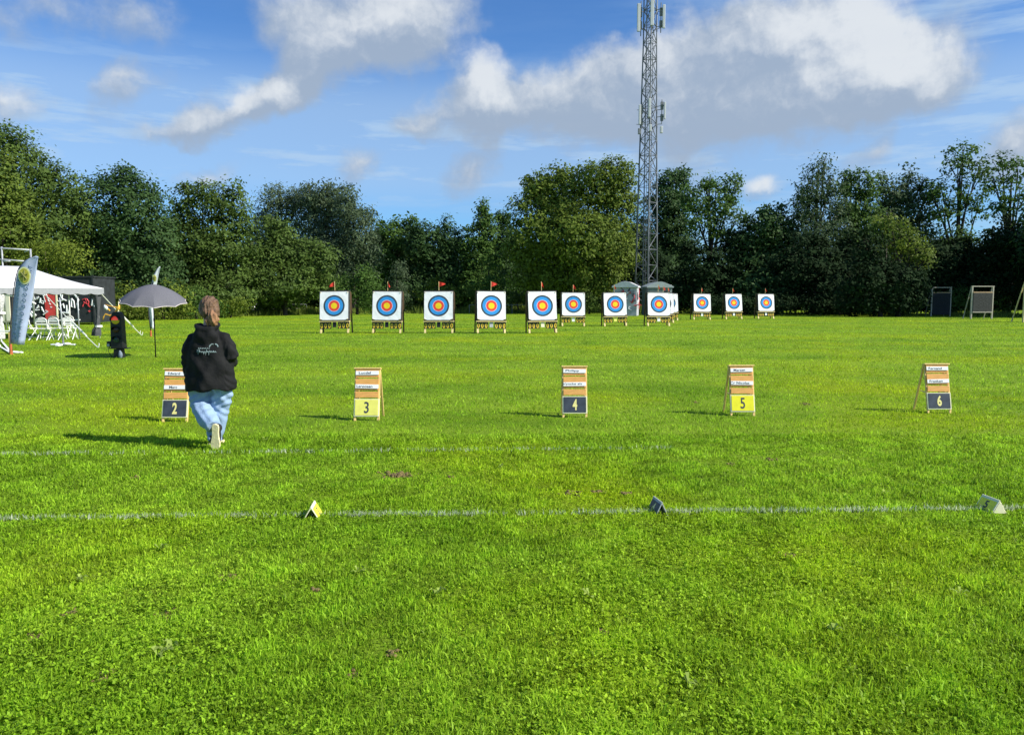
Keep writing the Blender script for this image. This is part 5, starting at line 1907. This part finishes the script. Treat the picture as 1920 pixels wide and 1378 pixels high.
    # hood lying on the back and round the neck
    j.tube([(-.09, .03, 1.315), (-.105, -.05, 1.305), (-.06, -.11, 1.275), (.0, -.125, 1.26), (.06, -.11, 1.275), (.105, -.05, 1.305), (.09, .03, 1.315)], [.028, .034, .04, .042, .04, .034, .028], 12)
    j.ball((0, -.115, 1.19), (.14, .05, .10))
    j.tube([(-.07, .06, 1.32), (0, .085, 1.29), (.07, .06, 1.32)], .026, 10)
    def folds(p):
        x, y, z = p
        d = 0.0
        if z < 1.12: d += .012 * math.sin(x * 24 + 4 * math.sin(z * 6) + z * 7) * min(1, (1.12 - z) * 3)
        if abs(x) > .20: d += .004 * math.sin(z * 60 + 14 * y + 4 * math.sin(x * 30 + z * 9))
        d += .003 * math.sin(z * 34 + x * 22 + 2 * math.sin(x * 18)) + .003 * math.sin(z * 19 - x * 47)
        return d
    jk = fuse(j, 'jacket', jm, root, .010, 3, disp=folds)
    # print on the back: an arc over a line of script
    pr = mat('jacket_print', (.20, .27, .27), .8, .3, 40)
    q = MB()
    def back(x, z):
        # height of the cloth found by casting a ray at the finished jacket
        hit, loc, nor, idx = jk.ray_cast(Vector((x, -1.0, z)), Vector((0, 1, 0)))
        return Vector((x, (loc.y if hit else -.16) - .003, z))
    def stroke(pts, r):
        q.tube([back(x, z) for x, z in pts], r, 5)
    stroke([(.055, 1.085), (.065, 1.105), (.08, 1.115), (.095, 1.112)], .006)
    stroke([(.11, 1.115), (.125, 1.11), (.135, 1.098), (.137, 1.085)], .007)
    x = -.075
    rr = random.Random(5)
    for k in range(11):
        w = rr.uniform(.014, .022)
        up_ = rr.choice((.012, .018, .03)); dn = rr.choice((0, 0, .02, .026))
        stroke([(x, 1.03), (x + w * .3, 1.03 + up_), (x + w * .55, 1.03 + up_ * .3), (x + w * .6, 1.028 - dn), (x + w, 1.032)], .0042)
        x += w
    for k in range(7): stroke([(-.06 + k * .018, 1.065), (-.055 + k * .018, 1.078), (-.048 + k * .018, 1.064)], .003)
    q.build('back_print', pr, jk)
    # ---- jeans
    dm = mat('denim', (.25, .36, .53), .85, .07, 9, .3, 60)
    t = MB()
    t.tube([(-.0, 0, .86), (0, -.0, .80), (0, -.005, .72), (0, -.005, .64)], [(.16, .10), (.19, .12), (.215, .145), (.21, .135)], 24, ref=(1, 0, 0))
    t.tube([(-.105, 0, .78), (-.115, .01, .66), (-.122, .02, .55), (-.108, -.01, .44), (-.045, -.095, .355), (.045, -.175, .285), (.095, -.21, .25)], [.10, .122, .118, .114, .102, .090, .076], 22)
    t.tube([(.105, 0, .78), (.112, .0, .66), (.098, .03, .52), (.070, .05, .40), (.035, .05, .26), (.012, .05, .14), (.0, .05, .055)], [.10, .120, .112, .098, .090, .082, .074], 20)
    def jf(p):
        x, y, z = p
        d = .007 * math.sin(z * 21 + x * 33 + 3 * math.sin(x * 11 + z * 8)) + .005 * math.sin(z * 47 - x * 38 + 4 * math.sin(z * 13))
        d += .004 * math.sin(x * 70 + z * 30 + 3 * math.sin(z * 17))
        return d
    fuse(t, 'jeans', dm, root, .010, 2, disp=jf)
    # ---- shoes
    sm = mat('shoe_dark', (.02, .018, .018), .55, .3, 12)
    sole = mat('shoe_sole', (.80, .70, .40), .7, .1, 25, .2, 60)
    def shoe(M):
        # local: toe +y, up +z, heel at y=-.07, ground z=0
        u_ = MB()
        u_.tube([(0, -.085, .05), (0, -.05, .055), (0, .03, .058), (0, .10, .045), (0, .155, .038), (0, .175, .035)], [(.020, .025), (.036, .048), (.040, .045), (.046, .032), (.038, .024), (.015, .014)], 14, M=M, ref=(1, 0, 0))
        u_.tube([(0, -.03, .06), (0, -.035, .115)], [(.040, .05), (.036, .044)], 14, M=M, ref=(1, 0, 0))
        so_ = fuse(u_, 'shoe', sm, root, .006, 2)
        out = [(.0, -.098), (.026, -.09), (.034, -.06), (.031, -.01), (.034, .04), (.047, .10), (.044, .145), (.025, .175), (0, .183), (-.025, .175), (-.042, .145), (-.044, .10), (-.032, .04), (-.031, -.01), (-.034, -.06), (-.026, -.09)]
        s_ = MB()
        n_ = len(out)
        vs = [(x * 1.08, y * 1.02, 0) for x, y in out] + [(x * 1.08, y * 1.02, .026) for x, y in out]
        s_.add(vs, [tuple(reversed(range(n_))), tuple(range(n_, 2 * n_))] + [(k, (k + 1) % n_, n_ + (k + 1) % n_, n_ + k) for k in range(n_)], M)
        s_.build('sole', sole, so_, bevel=.004)
    shoe(Matrix.Translation((.0, .05, .004)) @ Matrix.Rotation(rad(-3), 4, 'Z'))
    # trailing foot stands on its toe, sole turned to the camera
    shoe(Matrix.Translation((.137, -.285, .185)) @ Matrix.Rotation(rad(4), 4, 'Y') @ Matrix.Rotation(rad(-84), 4, 'X'))


make_person()
